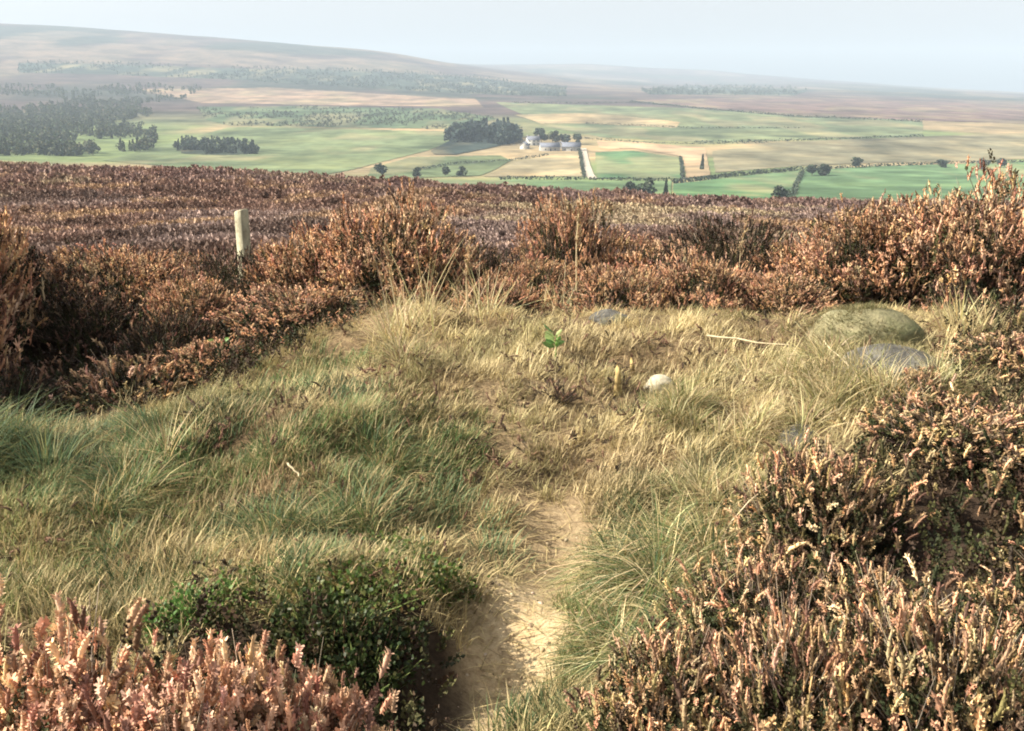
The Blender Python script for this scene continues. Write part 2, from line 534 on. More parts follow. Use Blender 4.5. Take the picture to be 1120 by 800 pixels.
def field(name, poly, color, lift, label=None):
    w = world_poly(poly)
    wq = [(x / y, math.log(y)) for x, y in w]
    qs = [a for a, b in wq]; ls = [b for a, b in wq]
    nq = max(12, int((max(qs) - min(qs)) * F / 1.3)); nl = max(24, int((max(ls) - min(ls)) / .006))
    q, l = np.meshgrid(np.linspace(min(qs), max(qs), nq), np.linspace(min(ls), max(ls), nl))
    Y = np.exp(l); X = q * Y
    ok = inside(q, l, wq)
    f = grid_faces(*q.shape)
    keep = ok.ravel()[f].all(1)
    f = f[keep]
    used = np.unique(f); remap = np.full(q.size, -1); remap[used] = np.arange(len(used))
    v = np.stack([X, Y, H(X, Y) + lift], -1).reshape(-1, 3)[used]
    n = fbm(v[:, 0] / 22, v[:, 1] / 70, int(poly[0][0]) + 7, 4)[:, None]; n2 = S(.52, .7, fbm(v[:, 0] / 40, v[:, 1] / 120, int(poly[0][0]) + 9, 3))[:, None] * .5
    c = np.array(color)[None] * (.5 + 1.0 * n) * (1 - n2) + np.array([.2, .175, .11]) * n2
    mb = MB(); mb.add(v, remap[f], c)
    return tag(mb.build(name, M_FAR, smooth=True), kind='structure')


G1 = (.105, .135, .075); G2 = (.08, .145, .075); G3 = (.085, .14, .075); TAN = (.215, .185, .12); TAN2 = (.165, .155, .105); MAUVE = (.12, .085, .08)
FIELDS = [
    ('pasture', [(110, 176), (205, 152), (250, 139), (480, 144), (520, 146), (470, 165), (410, 180), (330, 196), (280, 192)], (.115, .145, .08), .30),
    ('pasture', [(405, 184), (450, 172), (548, 170), (560, 176), (525, 193), (400, 197)], G1, .32),
    ('stubble_field', [(525, 194), (560, 178), (600, 170), (638, 168), (644, 194)], TAN, .34),
    ('pasture', [(650, 167), (692, 165), (744, 173), (747, 196), (653, 196)], G2, .36),
    ('stubble_field', [(652, 154), (700, 156), (772, 162), (778, 192), (750, 196), (746, 172), (692, 163), (655, 164)], (.3, .22, .145), .34),
    ('pasture', [(735, 202), (800, 194), (875, 187), (862, 222), (738, 222)], G2, .38),
    ('pasture', [(878, 187), (960, 182), (1100, 178), (1190, 176), (1190, 224), (866, 222)], G3, .38),
    ('stubble_field', [(778, 166), (840, 157), (1000, 150), (1190, 144), (1190, 173), (960, 179), (880, 182), (782, 190)], TAN2, .34),
    ('pasture', [(540, 112), (640, 115), (760, 119), (900, 127), (1010, 133), (1010, 149), (840, 155), (760, 156), (660, 151), (590, 138)], (.11, .135, .08), .3),
    ('heather_field', [(690, 110), (780, 108), (900, 107), (1060, 113), (1190, 118), (1190, 138), (1020, 133), (860, 127), (760, 118)], MAUVE, .32),
    ('pasture', [(400, 199), (560, 197), (735, 198), (735, 214), (560, 209), (420, 203)], (.1, .15, .08), .3),
    ('scrub_field', [(215, 117), (330, 116), (480, 119), (545, 130), (500, 142), (250, 138), (225, 132)], (.07, .1, .06), .3),
    ('stubble_field', [(560, 126), (640, 124), (745, 134), (740, 141), (640, 136), (590, 136)], (.24, .195, .12), .5),
    ('wood_floor', [(195, 161), (240, 158), (275, 160), (284, 169), (240, 171), (198, 169)], (.05, .065, .05), .6),
    ('wood_floor', [(20, 69), (120, 70), (260, 75), (420, 79), (540, 87), (620, 96), (620, 106), (540, 104), (420, 98), (260, 88), (120, 82), (20, 80)], (.045, .06, .05), .6),
    ('wood_floor', [(700, 99), (760, 96), (850, 97), (885, 100), (870, 105), (710, 104)], (.045, .06, .05), .6),
    ('wood_floor', [(470, 166), (490, 155), (520, 148), (552, 148), (566, 156), (540, 162), (500, 170), (474, 170)], (.04, .055, .05), .6),
    ('heather_field', [(150, 98), (300, 96), (520, 108), (530, 118), (330, 115), (220, 113)], (.2, .15, .115), .3),
]
for nm, poly, colr, lift in FIELDS:
    field(nm, poly, colr, lift)

# farm track
mb = MB()
tp = [(638, 163), (639, 170), (641, 180), (645, 192), (649, 197)]
pts = []
for (a, b), (c, d) in zip(tp[:-1], tp[1:]):
    for k in range(8):
        pts.append(hit(a + (c - a) * k / 8, b + (d - b) * k / 8, 140))
pts = np.array(pts)
vs = []
for x, y in pts:
    for s in (-2.6, 2.6):
        vs.append((x + s, y, float(H(x + s, y)) + .55))
f = [[2 * i, 2 * i + 1, 2 * i + 3, 2 * i + 2] for i in range(len(pts) - 1)]
mb.add(vs, f); tag(mb.build('farm_track', M_TRACK), kind='structure')

# ------------------------------------------------------------------ far trees, woods, hedges
QUAD = np.array([[-.5, -.5, 0], [.5, -.5, 0.1], [.5, .5, 0], [-.5, .5, -.1]])
QF = np.array([[0, 1, 2, 3]])


def crown_points(n, kind, g):
    """leaf clump positions of a unit tree (height 1)"""
    if kind == 'cone':
        t = g.uniform(0, 1, n) ** 1.4
        r = .2 * (1 - t) * (.55 + .45 * np.abs(np.sin(t * 26))) * np.sqrt(g.uniform(.3, 1, n)) + .01
        a = g.uniform(0, 2 * PI, n)
        return np.stack([r * np.cos(a), r * np.sin(a), .05 + .95 * t], 1)
    k = 7
    c = np.stack([g.uniform(-.24, .24, k), g.uniform(-.24, .24, k), g.uniform(.22, .78, k)], 1)
    rad = g.uniform(.15, .26, k)
    j = g.integers(0, k, n)
    d = unit(g.normal(size=(n, 3)))
    return c[j] + d * rad[j][:, None] * g.uniform(.7, 1.05, (n, 1))


DARKG = [(.04, .06, .043), (.05, .07, .045), (.065, .085, .05), (.055, .065, .05)]
MIDG = [(.06, .085, .04), (.08, .1, .045), (.1, .1, .05), (.07, .075, .05)]


def add_crown(mb, base, h, kind, n, colors, g):
    p = crown_points(n, kind, g)
    size = h * (.13 if n > 60 else .17) * g.uniform(.7, 1.3, n)
    col = pal(colors, n, .2)
    stamp(mb, QUAD, QF, np.asarray(base) + p * h * np.array([1, 1, 1]), g.normal(size=(n, 3)) + [0, 0, .6], size, col)


def far_tree(name, px, py, h, kind, label, colors=DARKG, group=None, wide=1.0):
    h *= .8
    x, y = hit(px, py, 140)
    z = float(H(x, y))
    t = thing(name, label, 'tree', (x, y, z), random.uniform(0, 6), group)
    g = np.random.default_rng(int(px * 7 + py))
    m1 = MB(); tubes(m1, [(0, 0, -.3), (0, 0, h * .3)], [(0, 0, h * .3), (h * .02, 0, h * .6)], [h * .03, h * .022], [h * .022, h * .01], (.09, .07, .05), 6)
    m1.build('trunk', M_BARK, t)
    m2 = MB(); add_crown(m2, (0, 0, 0), h, kind, 260, colors, g)
    cr = m2.build('crown', M_TREE, t); cr.scale = (wide, wide, 1) if kind != 'cone' else (.7, .7, 1)
    return t


def wood(name, poly, n, hr, kinds, colors, label, cat='wood', nf=70, cut=.6):
    w = world_poly(poly); wq = np.array([(x / y, math.log(y)) for x, y in w])
    g = np.random.default_rng(n + int(poly[0][0]) + 500)
    mb = MB(); cnt = 0
    while cnt < n:
        qq = g.uniform(wq[:, 0].min(), wq[:, 0].max(), n * 3); ll = g.uniform(wq[:, 1].min(), wq[:, 1].max(), n * 3)
        ok = inside(qq, ll, [tuple(a) for a in wq])
        for a, b in zip(qq[ok], ll[ok]):
            if cnt >= n: break
            y = math.exp(b); x = a * y
            if len(poly) > 0 and fbm(x / 70, y / 120, int(poly[0][1]), 3) > cut:
                cnt += .35; continue
            h = g.uniform(*hr)
            add_crown(mb, (x, y, float(H(x, y)) - .5), h, kinds[g.integers(len(kinds))], nf, colors, g); cnt += 1
    o = mb.build(name, M_TREE)
    return tag(o, label, cat, None, 'stuff')


wood('wood', [(-60, 98), (40, 94), (110, 97), (150, 94), (222, 97), (205, 108), (150, 116), (172, 128), (150, 140), (176, 152), (160, 168), (80, 172), (40, 170), (-60, 172)], 2600, (5, 11), ['cone', 'round', 'round'], DARKG + MIDG + MIDG, 'mixed broken woodland on the left of the valley below the big moor', cut=.55)
wood('wood', [(190, 160), (235, 157), (275, 158), (287, 170), (240, 172), (195, 170)], 140, (5, 9), ['round', 'cone'], DARKG, 'dark strip of trees beside the pale pasture on the left', nf=60)
wood('wood', [(468, 166), (490, 152), (520, 144), (556, 146), (568, 156), (540, 162), (500, 170), (472, 171)], 110, (12, 17), ['round', 'round', 'cone'], [(.03, .045, .045), (.035, .055, .045), (.045, .06, .045)], 'dense blue green clump of trees left of the farm', nf=110)
wood('plantation', [(20, 68), (120, 69), (260, 74), (420, 78), (540, 86), (620, 96), (620, 106), (540, 104), (420, 98), (260, 88), (120, 82), (20, 80)], 2400, (5, 9), ['cone', 'round', 'round'], DARKG, 'long dark conifer plantation across the foot of the left hill', nf=26)
wood('plantation', [(700, 99), (760, 95), (850, 96), (885, 100), (870, 105), (710, 104)], 420, (8, 14), ['round', 'round'], DARKG, 'distant dark plantation on the plain right of centre', nf=26)
wood('scrub', [(215, 119), (330, 117), (480, 120), (545, 131), (500, 142), (250, 138), (225, 132)], 1100, (2.5, 5), ['round'], MIDG + DARKG, 'band of dark scrub above the pale pasture', nf=26)

TREES = [
    (418, 192, 9, 'round', 'small tree standing alone in the pale pasture'),
    (455, 194, 7, 'round', 'low bush like tree near the moor edge, left of a pair of trees'),
    (487, 193, 8, 'round', 'left tree of the small pair at the pasture edge'),
    (504, 193, 8, 'round', 'right tree of the small pair at the pasture edge'),
    (556, 150, 20, 'round', 'tallest tree at the right end of the dense clump'),
    (592, 158, 14, 'round', 'tree standing between the farm cottage and the grey barn'),
    (604, 156, 14, 'round', 'leafy tree behind the grey barn of the farm'),
    (590, 152, 13, 'round', 'rounded tree rising behind the farmhouse roof'),
    (618, 156, 15, 'round', 'tall tree behind the dark roofed barn at the right of the farm'),
    (632, 158, 12, 'round', 'tree at the right end of the farm buildings'),
    (690, 214, 8, 'round', 'leftmost tree of the row on the near moor edge'),
    (705, 214, 9, 'round', 'broad tree in the row on the near moor edge'),
    (728, 216, 9, 'cone', 'pointed tree at the right end of the row on the moor edge'),
    (855, 219, 8, 'round', 'small tree between the two bright green fields'),
    (888, 193, 9, 'round', 'left tree of the round thicket on the field hedge'),
    (902, 193, 10, 'round', 'right tree of the round thicket on the field hedge'),
    (936, 184, 9, 'round', 'round tree in the hedge above the right green field'),
    (1030, 184, 8, 'round', 'small tree in the hedge, right of the gap'),
    (1076, 186, 9, 'round', 'left tree of the two showing beside the tall heather bush'),
    (1095, 184, 9, 'round', 'right tree of the two showing beside the tall heather bush'),
    (768, 186, 12, 'cone', 'thin pointed tree at the corner of the tan field'),
]
for px, py, h, k, lab in TREES:
    far_tree('tree', px, py, h, k, lab, DARKG if px != 604 else MIDG, wide=1.25)


def hedge(pix, h, label, dens=1.0, colors=DARKG):
    mb = MB(); g = np.random.default_rng(int(pix[0][0] + 3 * pix[0][1]))
    w = [hit(a, b, 140) for a, b in pix]
    for (x1, y1), (x2, y2) in zip(w[:-1], w[1:]):
        L = math.hypot(x2 - x1, y2 - y1); n = int(L * 5 * dens)
        t = g.uniform(0, 1, n)
        X = x1 + (x2 - x1) * t + g.normal(0, .5, n); Y = y1 + (y2 - y1) * t + g.normal(0, .5, n)
        hh = h * (.55 + .8 * fbm(X / 12, Y / 12, 5, 2))
        Z = H(X, Y) + hh * g.uniform(0, 1, n) ** .7
        stamp(mb, QUAD, QF, np.stack([X, Y, Z], 1), g.normal(size=(n, 3)), h * .4 * g.uniform(.6, 1.3, n), pal(colors, n, .2))
    o = mb.build('hedge', M_TREE)
    return tag(o, label, 'hedge')


hedge([(545, 197), (600, 197), (660, 198), (736, 199)], 2.0, 'dark hedge along the foot of the tan field below the farm')
hedge([(736, 201), (800, 194), (876, 187)], 2.6, 'dark hedge above the bright green field at the moor edge')
hedge([(876, 187), (960, 183), (1040, 180), (1190, 177)], 2.2, 'long hedge between the tan field and the right green field', .8)
hedge([(864, 222), (870, 204), (878, 190)], 2.0, 'short hedge running down between the two bright green fields')
hedge([(747, 196), (746, 186), (744, 174)], 2.0, 'hedge on the right side of the small bright green field')
hedge([(460, 186), (500, 180), (560, 176), (600, 170)], 1.8, 'thin hedge from the pasture up towards the farm', .7)
hedge([(640, 152), (700, 157), (780, 158), (840, 157)], 1.8, 'thin hedge running right from the farm', .6)
hedge([(760, 157), (860, 155), (1010, 150)], 2.2, 'straight hedge along the top of the right tan field', .6)
hedge([(690, 112), (760, 119), (880, 129), (1010, 134)], 3.0, 'dark boundary hedge below the mauve moor on the right', .6)
hedge([(640, 136), (760, 141), (880, 141)], 2.0, 'faint hedge across the upper pale green field', .5)
hedge([(560, 113), (640, 114), (700, 113)], 3.0, 'far hedge at the top of the upper pale green field', .5)
hedge([(634, 165), (636, 178), (639, 194)], 2.2, 'dark hedge beside the pale farm track')


# ------------------------------------------------------------------ farm
def box(mb, x0, x1, y0, y1, z0, z1, col=None):
    v = [(x0, y0, z0), (x1, y0, z0), (x1, y1, z0), (x0, y1, z0), (x0, y0, z1), (x1, y0, z1), (x1, y1, z1), (x0, y1, z1)]
    f = [[0, 3, 2, 1], [4, 5, 6, 7], [0, 1, 5, 4], [1, 2, 6, 5], [2, 3, 7, 6], [3, 0, 4, 7]]
    mb.add(v, f, col)


def house(name, px, py, L, D, hw, hr, rot, label, cat, wall, win, chim):
    x, y = hit(px, py, 140); z = float(H(x, y)) - .4
    t = thing(name, label, cat, (x, y, z), rot)
    m = MB()
    a, b = L / 2, D / 2
    v = [(-a, -b, 0), (a, -b, 0), (a, b, 0), (-a, b, 0), (-a, -b, hw), (a, -b, hw), (a, b, hw), (-a, b, hw), (-a, 0, hw + hr), (a, 0, hw + hr)]
    m.add(v, [[0, 1, 5, 4], [2, 3, 7, 6]]); n = m.n - 10
    m.f.append(np.array([[1, 2, 6, 9, 5], [3, 0, 4, 8, 7]], np.int32) + n)
    m.build('wall', wall, t)
    r = MB(); o = .35; e = hr / b * o
    for s in (-1, 1):
        p = [(-a - o, s * (b + o), hw - e + .02), (a + o, s * (b + o), hw - e + .02), (a + o, 0, hw + hr + .02), (-a - o, 0, hw + hr + .02)]
        p2 = [(u, w_, q_ + .22) for u, w_, q_ in p]
        r.add(p + p2, [[0, 1, 2, 3], [4, 5, 6, 7], [0, 1, 5, 4], [1, 2, 6, 5], [2, 3, 7, 6], [3, 0, 4, 7]])
    ro = r.build('roof', M_SLATE, t)
    for s in chim:
        c = MB(); box(c, s * (a - .6) - .45, s * (a - .6) + .45, -.4, .4, hw + hr - .6, hw + hr + 1.1); c.build('chimney', M_STONEWALL, ro)
    for i in range(win):
        xx = -a + L * (i + .5) / win
        for zz in ((1.0, 3.4) if hw > 4 else (1.0,)):
            w = MB(); box(w, xx - .5, xx + .5, -b - .06, -b + .05, zz, zz + 1.2); w.build('window', M_GLASS, t)
    d = MB(); box(d, -.5 + L * .02, .5 + L * .02, -b - .07, -b + .04, 0, 2.3); d.build('door', M_GLASS, t)
    return t


house('farmhouse', 583, 159, 11, 7, 5.0, 3.0, .2, 'grey slate roofed farmhouse behind the white cottage', 'farmhouse', M_WALL, 3, (-1, 1))
house('cottage', 574, 163, 7, 6, 3.4, 2.6, 1.2, 'small white gabled cottage beside the dense tree clump', 'cottage', M_WALL, 2, (1,))
house('barn', 601, 165, 16, 8, 3.6, 3.0, .15, 'long grey stone barn in the middle of the farm', 'barn', M_STONEWALL, 2, ())
house('outbuilding', 613, 163, 5, 6, 4.2, 2.2, 1.4, 'narrow pale gabled outbuilding between the barns', 'outbuilding', M_WALL, 1, ())
house('barn', 625, 165, 15, 9, 3.8, 3.2, -.1, 'dark roofed stone barn at the right end of the farm', 'barn', M_STONEWALL, 3, ())

# ------------------------------------------------------------------ moor cover
N = 90000
lY = rng.uniform(math.log(10.2), math.log(118), N); Y = np.exp(lY)
q = rng.uniform(-.8, .8, N); X = q * Y
pch = fbm(X / 6, Y / 14, 201, 4); pc2 = fbm(X / 2.4, Y / 6, 211, 3)
c_red = np.array([.195, .125, .1]); c_lil = np.array([.25, .185, .165]); c_gr = np.array([.3, .25, .2]); c_dk = np.array([.07, .045, .035]); c_ta = np.array([.36, .24, .14])
w1 = S(.42, .58, pch)[:, None]; w2 = S(.55, .68, pc2)[:, None]; w3 = S(.47, .36, pc2)[:, None]; w4 = S(.56, .68, fbm(X / 9, Y / 16, 231, 3))[:, None]
cc = c_red * (1 - w1) + c_lil * w1
cc = cc * (1 - .7 * w2) + c_ta * .7 * w2
cc = cc * (1 - .7 * w3) + c_dk * .7 * w3
cc = cc * (1 - .8 * w4) + np.array([.38, .31, .2]) * .8 * w4
fr = S(45, 85, Y)[:, None] * .7
cc = cc * (1 - fr) + np.array([.165, .105, .095]) * fr
cc = cc * rng.uniform(.7, 1.35, (N, 1))
tv, tf = spike(3, 4, .55, .5, 5)
mb = MB()
sc = (.06 + (.10 + .13 * S(20, 60, Y)) * rng.uniform(0, 1, N) ** 2.0) * (.6 + .9 * fbm(X / 3, Y / 4, 221, 2)) * (1 + S(20, 90, Y) * .7)
stamp(mb, tv, tf, np.stack([X, Y, H(X, Y) - .02], 1), np.stack([rng.normal(0, .3, N), rng.normal(0, .3, N), np.ones(N)], 1), sc, cc)
tag(mb.build('heather_moor', M_MOORCOVER), 'low rust and lilac heather covering the moor behind the bushes', 'heather', None, 'stuff')

# ------------------------------------------------------------------ heather bushes
SP_HI = plume(8, 5, .14, 1, .3, 4)
SP_MD = plume(6, 4, .085, 2, .3, 4)
SP_LF = spike(6, 3, .15, .17, 2)
SP_LO = plume(4, 3, .085, 3, .2, 3)
PINK = [(.64, .38, .25), (.68, .43, .28), (.57, .32, .21), (.66, .44, .28), (.42, .22, .14), (.24, .13, .09)]
ORANGE = [(.6, .35, .2), (.67, .44, .27), (.49, .27, .16), (.6, .38, .25), (.22, .12, .08), (.12, .07, .045)]
TANP = [(.62, .4, .22), (.58, .34, .2), (.66, .47, .28), (.62, .39, .25), (.27, .16, .1), (.15, .09, .06), (.25, .19, .085), (.52, .36, .22), (.36, .26, .14)]
DEAD_SHADE = [(.08, .05, .036), (.05, .034, .024), (.27, .16, .11), (.032, .03, .018)]  # dead heather tones, lowered further to paint shade into the left hollow
LEAFC = [(.04, .04, .016), (.028, .034, .014), (.045, .03, .017), (.065, .062, .024)]


def bush(name, label, rx, h, nclus, per, L, tmpl, palette, seed, leafper=8, leafcol=LEAFC, spread=.05, upw=.8, group=None, low=.02):
    global rng
    keep = rng; rng = np.random.default_rng(seed)
    g = rng
    t = thing(name, label, 'heather', (0, 0, 0), 0, group)
    # lobed dome
    nl = 9
    ld = unit(np.stack([g.normal(size=nl), g.normal(size=nl), np.abs(g.normal(size=nl)) * .8 + .15], 1)); lw = g.uniform(.25, .55, nl)
    a = g.uniform(0, 2 * PI, nclus); cz = g.uniform(low, 1, nclus)
    d = np.stack([np.sqrt(1 - cz ** 2) * np.cos(a), np.sqrt(1 - cz ** 2) * np.sin(a), cz], 1)
    m = .62 + np.max(np.clip((d @ ld.T - .62) / .38, 0, 1) ** .8 * lw, 1)
    m = m * g.uniform(.78, 1.06, nclus)
    m = m / np.max(m * d[:, 2])
    c = d * m[:, None] * np.array([rx, rx, h - L * .7])
    out = unit(d * np.array([1, 1, .6]))
    k = np.repeat(np.arange(nclus), per); N = len(k)
    pos = c[k] + g.normal(0, spread, (N, 3)) * np.array([1, 1, .6])
    dirs = out[k] * .55 + np.array([0, 0, upw]) + g.normal(0, .36, (N, 3))
    ctint = g.uniform(.75, 1.2, (nclus, 1)) * g.uniform(.93, 1.07, (nclus, 3))
    col = pal(palette, N, .18) * ctint[k]
    mf = MB(); stamp(mf, *tmpl, pos, dirs, L * g.uniform(.35, 1.35, N), np.clip(col, 0, .9))
    mf.build('flower_spikes', M_FLOWER, t)
    k = np.repeat(np.arange(nclus), leafper); N = len(k)
    pos = c[k] * g.uniform(.45, .95, (N, 1)) + g.normal(0, spread * 1.2, (N, 3)) - np.array([0, 0, L * .3])
    pos[:, 2] = np.maximum(pos[:, 2], .01)
    dirs = out[k] * .6 + np.array([0, 0, .7]) + g.normal(0, .5, (N, 3))
    ml = MB(); stamp(ml, *SP_LF, pos, dirs, L * 1.1 * g.uniform(.6, 1.3, N), pal(leafcol, N, .25))
    ml.build('leaves', M_LEAF, t)
    ms = MB()
    b0 = np.stack([g.normal(0, rx * .18, nclus), g.normal(0, rx * .18, nclus), np.full(nclus, -.05)], 1)
    mid = b0 * .4 + c * .6 * np.array([1.0, 1.0, .75]) + g.normal(0, .03, (nclus, 3))
    sc = pal([(.11, .08, .06), (.16, .12, .09), (.07, .05, .04)], nclus, .2)
    tubes(ms, b0, mid, .006, .004, sc); tubes(ms, mid, c + out * L * .2, .004, .002, sc)
    e = mid[k[::3]] + (c[k[::3]] - mid[k[::3]]) * g.uniform(.1, .5, (len(k[::3]), 1)); tubes(ms, e, pos[::3], .003, .0015, sc[k[::3]])
    kt = g.integers(0, nclus, nclus * 2)      # bare grey twigs sticking out
    tubes(ms, c[kt] - out[kt] * L, c[kt] + out[kt] * L * .5 + np.array([0, 0, L]) * g.uniform(.3, 1.5, (len(kt), 1)) + g.normal(0, L * .5, (len(kt), 3)), .002, .0007, pal([(.3, .25, .2), (.2, .15, .11), (.42, .35, .26)], len(kt)))
    ms.build('stems', M_STEM, t)
    rng = keep
    return t


protos = {}
protos['pink'] = [('heather_bush', .30, .50, 135, 15, .045, SP_HI, PINK, 21), ('heather_bush', .30, .50, 135, 15, .043, SP_HI, PINK, 22), ('heather_bush', .28, .48, 135, 15, .043, SP_HI, PINK, 23)]
protos['bank'] = [('heather_bush', .34, .36, 95, 8, .06, SP_MD, TANP, s) for s in (31, 32, 33)]
protos['belt'] = [('heather_bush', .55, .62, 105, 24, .062, SP_LO, ORANGE, s) for s in (41, 42, 43, 44)]
protos['dark'] = [('heather_bush', .55, .55, 85, 16, .06, SP_LO, DEAD_SHADE, s) for s in (51, 52)]
made = {}

# kind, variant, px, distance, top row, width in px, label, turn
BUSHES = [
    ('pink', 0, 40, 1.70, 730, 340, 'pale pink heather filling the bottom left corner', 0),
    ('pink', 1, 185, 1.68, 732, 290, 'pale pink heather at the bottom edge, middle of the three pink bushes', 1),
    ('pink', 2, 285, 1.66, 748, 200, 'pink heather beside the dark shade of the bilberry', 2),
    ('bank', 0, 735, 2.15, 705, 230, 'tan heather at the bottom edge, right of the sandy path', 0),
    ('bank', 1, 880, 2.05, 690, 260, 'tan heather at the bottom edge, second from the right corner', 1),
    ('bank', 2, 1060, 2.0, 680, 300, 'dark leaved tan heather filling the bottom right corner', 2),
    ('bank', 1, 850, 2.65, 610, 200, 'tan heather bush between the green tussock and the right bank', 3),
    ('bank', 2, 970, 2.5, 645, 210, 'greenish tan heather in front of the dark hollow on the right bank', 4),
    ('bank', 0, 1140, 2.5, 645, 220, 'heather bush cut by the right edge, below the dark hollow', 5),
    ('bank', 0, 905, 3.2, 495, 200, 'reddish tan heather bush rising at the top left of the right bank', 2.5),
    ('bank', 2, 1040, 3.75, 480, 190, 'tan heather bush behind the dark hollow of the right bank', 1.5),
    ('bank', 1, 1140, 3.7, 480, 210, 'heather bush at the right edge behind the dark hollow', 0.5),
    ('bank', 1, 1010, 4.2, 452, 110, 'low sparse heather in pale grass below the grey boulder', 2.2),
    ('bank', 0, 1100, 4.6, 415, 140, 'pale pinkish heather on the right edge below the boulders', 4.2),
    ('bank', 2, 1105, 6.0, 335, 170, 'pale upright heather right of the boulders', 5.2),
    ('belt', 0, 1085, 7.4, 190, 260, 'tallest heather bush, against the green fields at the right edge', 0),
    ('belt', 1, 965, 7.6, 226, 190, 'big orange brown heather bush behind the mossy boulder', 1),
    ('belt', 2, 895, 7.8, 255, 160, 'bright orange heather on the rim left of the mossy boulder', 2),
    ('dark', 0, 800, 8.2, 238, 170, 'dark stemmed heather bush on the rim with brown tips', 0),
    ('belt', 3, 715, 8.6, 258, 160, 'orange brown heather on the rim right of the tall pale stem', 3),
    ('belt', 1, 622, 8.6, 218, 110, 'narrow upright heather behind the tall pale stem', 4),
    ('belt', 0, 570, 8.0, 280, 110, 'small orange heather on the rim left of the tall pale stem', 5),
    ('dark', 1, 515, 8.0, 256, 110, 'dark brown dead heather left of the small orange one', 2),
    ('belt', 2, 425, 7.3, 214, 200, 'large heather bush with dark open stems in the middle of the belt', 1.2),
    ('belt', 3, 345, 7.6, 246, 150, 'orange heather bush right of the fence post', 2.6),
    ('belt', 1, 330, 6.3, 315, 170, 'low orange heather bush standing in front of the fence post', 3.4),
    ('dark', 0, 258, 7.6, 274, 130, 'dark heather directly in front of the fence post', 4),
    ('belt', 0, 135, 7.4, 265, 170, 'orange topped heather left of the fence post', 2.9),
    ('belt', 3, 205, 6.6, 300, 130, 'orange heather between the dark hollow and the fence post', 0.7),
    ('dark', 1, 25, 6.9, 278, 190, 'dark heather bush at the left edge above the black hollow', 1),
    ('dark', 0, 95, 6.6, 318, 130, 'heather bush coloured blackish for the deep shade at the left', 3),
    ('dark', 1, 175, 5.9, 340, 120, 'grey green heather beside the black hollow', 5.2),
    ('belt', 2, 230, 5.6, 372, 130, 'pink tipped heather at the back edge of the green bank', 5),
    ('bank', 1, 140, 5.2, 396, 170, 'heather with upright pale shoots at the left behind the green bank', 2.1),
    ('dark', 0, 5, 5.0, 410, 150, 'dark heather cut by the left edge behind the green bank', 1.4),
]
BUSHES += [
    ('belt', 0, 680, 6.7, 285, 130, 'low tan heather on the mound rim just right of the tall pale stem', 3.3),
    ('belt', 1, 770, 6.8, 280, 130, 'low heather on the rim in front of the dark stemmed bush', 1.9),
    ('belt', 3, 860, 6.6, 295, 120, 'low bright tan heather on the rim beside the left of the mossy boulder', 0.4),
    ('belt', 2, 545, 6.6, 300, 110, 'low tan heather on the rim between the thin stems', 4.4),
]
EXTRA = [('belt', 0, 1250, 7.0, 230, 230, 0), ('belt', 1, -110, 6.6, 285, 220, 0), ('bank', 1, 1230, 2.6, 600, 240, 0), ('belt', 2, -125, 5.9, 165, 250, 1), ('dark', 1, -60, 6.9, 245, 200, 1), ('belt', 3, -170, 5.2, 165, 260, 2), ('belt', 0, -120, 6.7, 185, 240, 2),  # tall belt bushes off the left edge are added to shade the hollow
         ('bank', 2, 1240, 3.8, 480, 230, 1), ('pink', 0, -130, 1.9, 680, 260, 1), ('belt', 3, 1210, 5.9, 330, 220, 1)]
for e in EXTRA:
    BUSHES.append(e[:6] + ('heather standing just past the edge of the view, the tall left ones added for shade',) + e[6:])
for kind, var, px, Yd, ty, wpx, lab, turn in BUSHES:
    key = (kind, var)
    X = x_at(px, ty, Yd); gz = float(H(X, Yd)) - .03
    hh = max(.20, float(z_at(ty, Yd)) - gz)
    ww = wpx / F * Yd * .5
    kx = protos[kind][var]
    sx = ww / (kx[1] * 1.0); sz = hh / kx[2]
    sx = min(max(sx, sz * .6), sz * 1.7)
    if key not in made:
        nm, rx, h, nc, per, L, tm, pl, seed = kx
        made[key] = bush('heather_bush', lab, rx, h, nc, per, L, tm, pl, seed, leafper=10 if kind != 'pink' else 9, upw=.7 if kind != 'pink' else .6, low={'pink': .12, 'bank': .15, 'belt': .28, 'dark': .3}[kind])
        t = made[key]; t.location = (X, Yd, gz); t.rotation_euler = (0, 0, turn); t.scale = (sx, sx, sz)
    else:
        t = dup(made[key], (X, Yd, gz), turn, (sx, sx, sz), lab)
    if 'just past' in lab: t['group'] = 'heather past the edge of the view'

# heather cover filling the belt between the bushes
mb = MB()
pts = []
for (n, x0, x1, y0, y1) in ((9000, -9, 9, 7.3, 11.5), (1200, -5.5, -1.6, 4.9, 7.8), (2500, 2.6, 6, 5.8, 8)):
    pts.append(np.stack([rng.uniform(x0, x1, n), rng.uniform(y0, y1, n)], 1))
p = np.concatenate(pts)
u, w = project(p[:, 0], p[:, 1], H(p[:, 0], p[:, 1]))
ok = (fbm(p[:, 0] * 1.4, p[:, 1] * 1.4, 301, 3) > .40) & ((p[:, 1] > 7.7) | (u < 430 - (w - 340) * 2.2) | (u > 1010))
p = p[ok]; n = len(p)
hh = .02 + .26 * fbm(p[:, 0] * 1.8, p[:, 1] * 1.8, 311, 3)
pos = np.stack([p[:, 0], p[:, 1], H(p[:, 0], p[:, 1]) + hh * rng.uniform(.1, 1, n)], 1)
stamp(mb, *SP_LO, pos, np.stack([rng.normal(0, .4, n), rng.normal(0, .4, n), np.ones(n)], 1), rng.uniform(.06, .13, n), pal(ORANGE[2:] + DEAD_SHADE + DEAD_SHADE + LEAFC, n, .2))
tag(mb.build('heather_cover', M_FLOWER), 'low brown heather between the bushes of the belt behind the mound', 'heather', None, 'stuff')
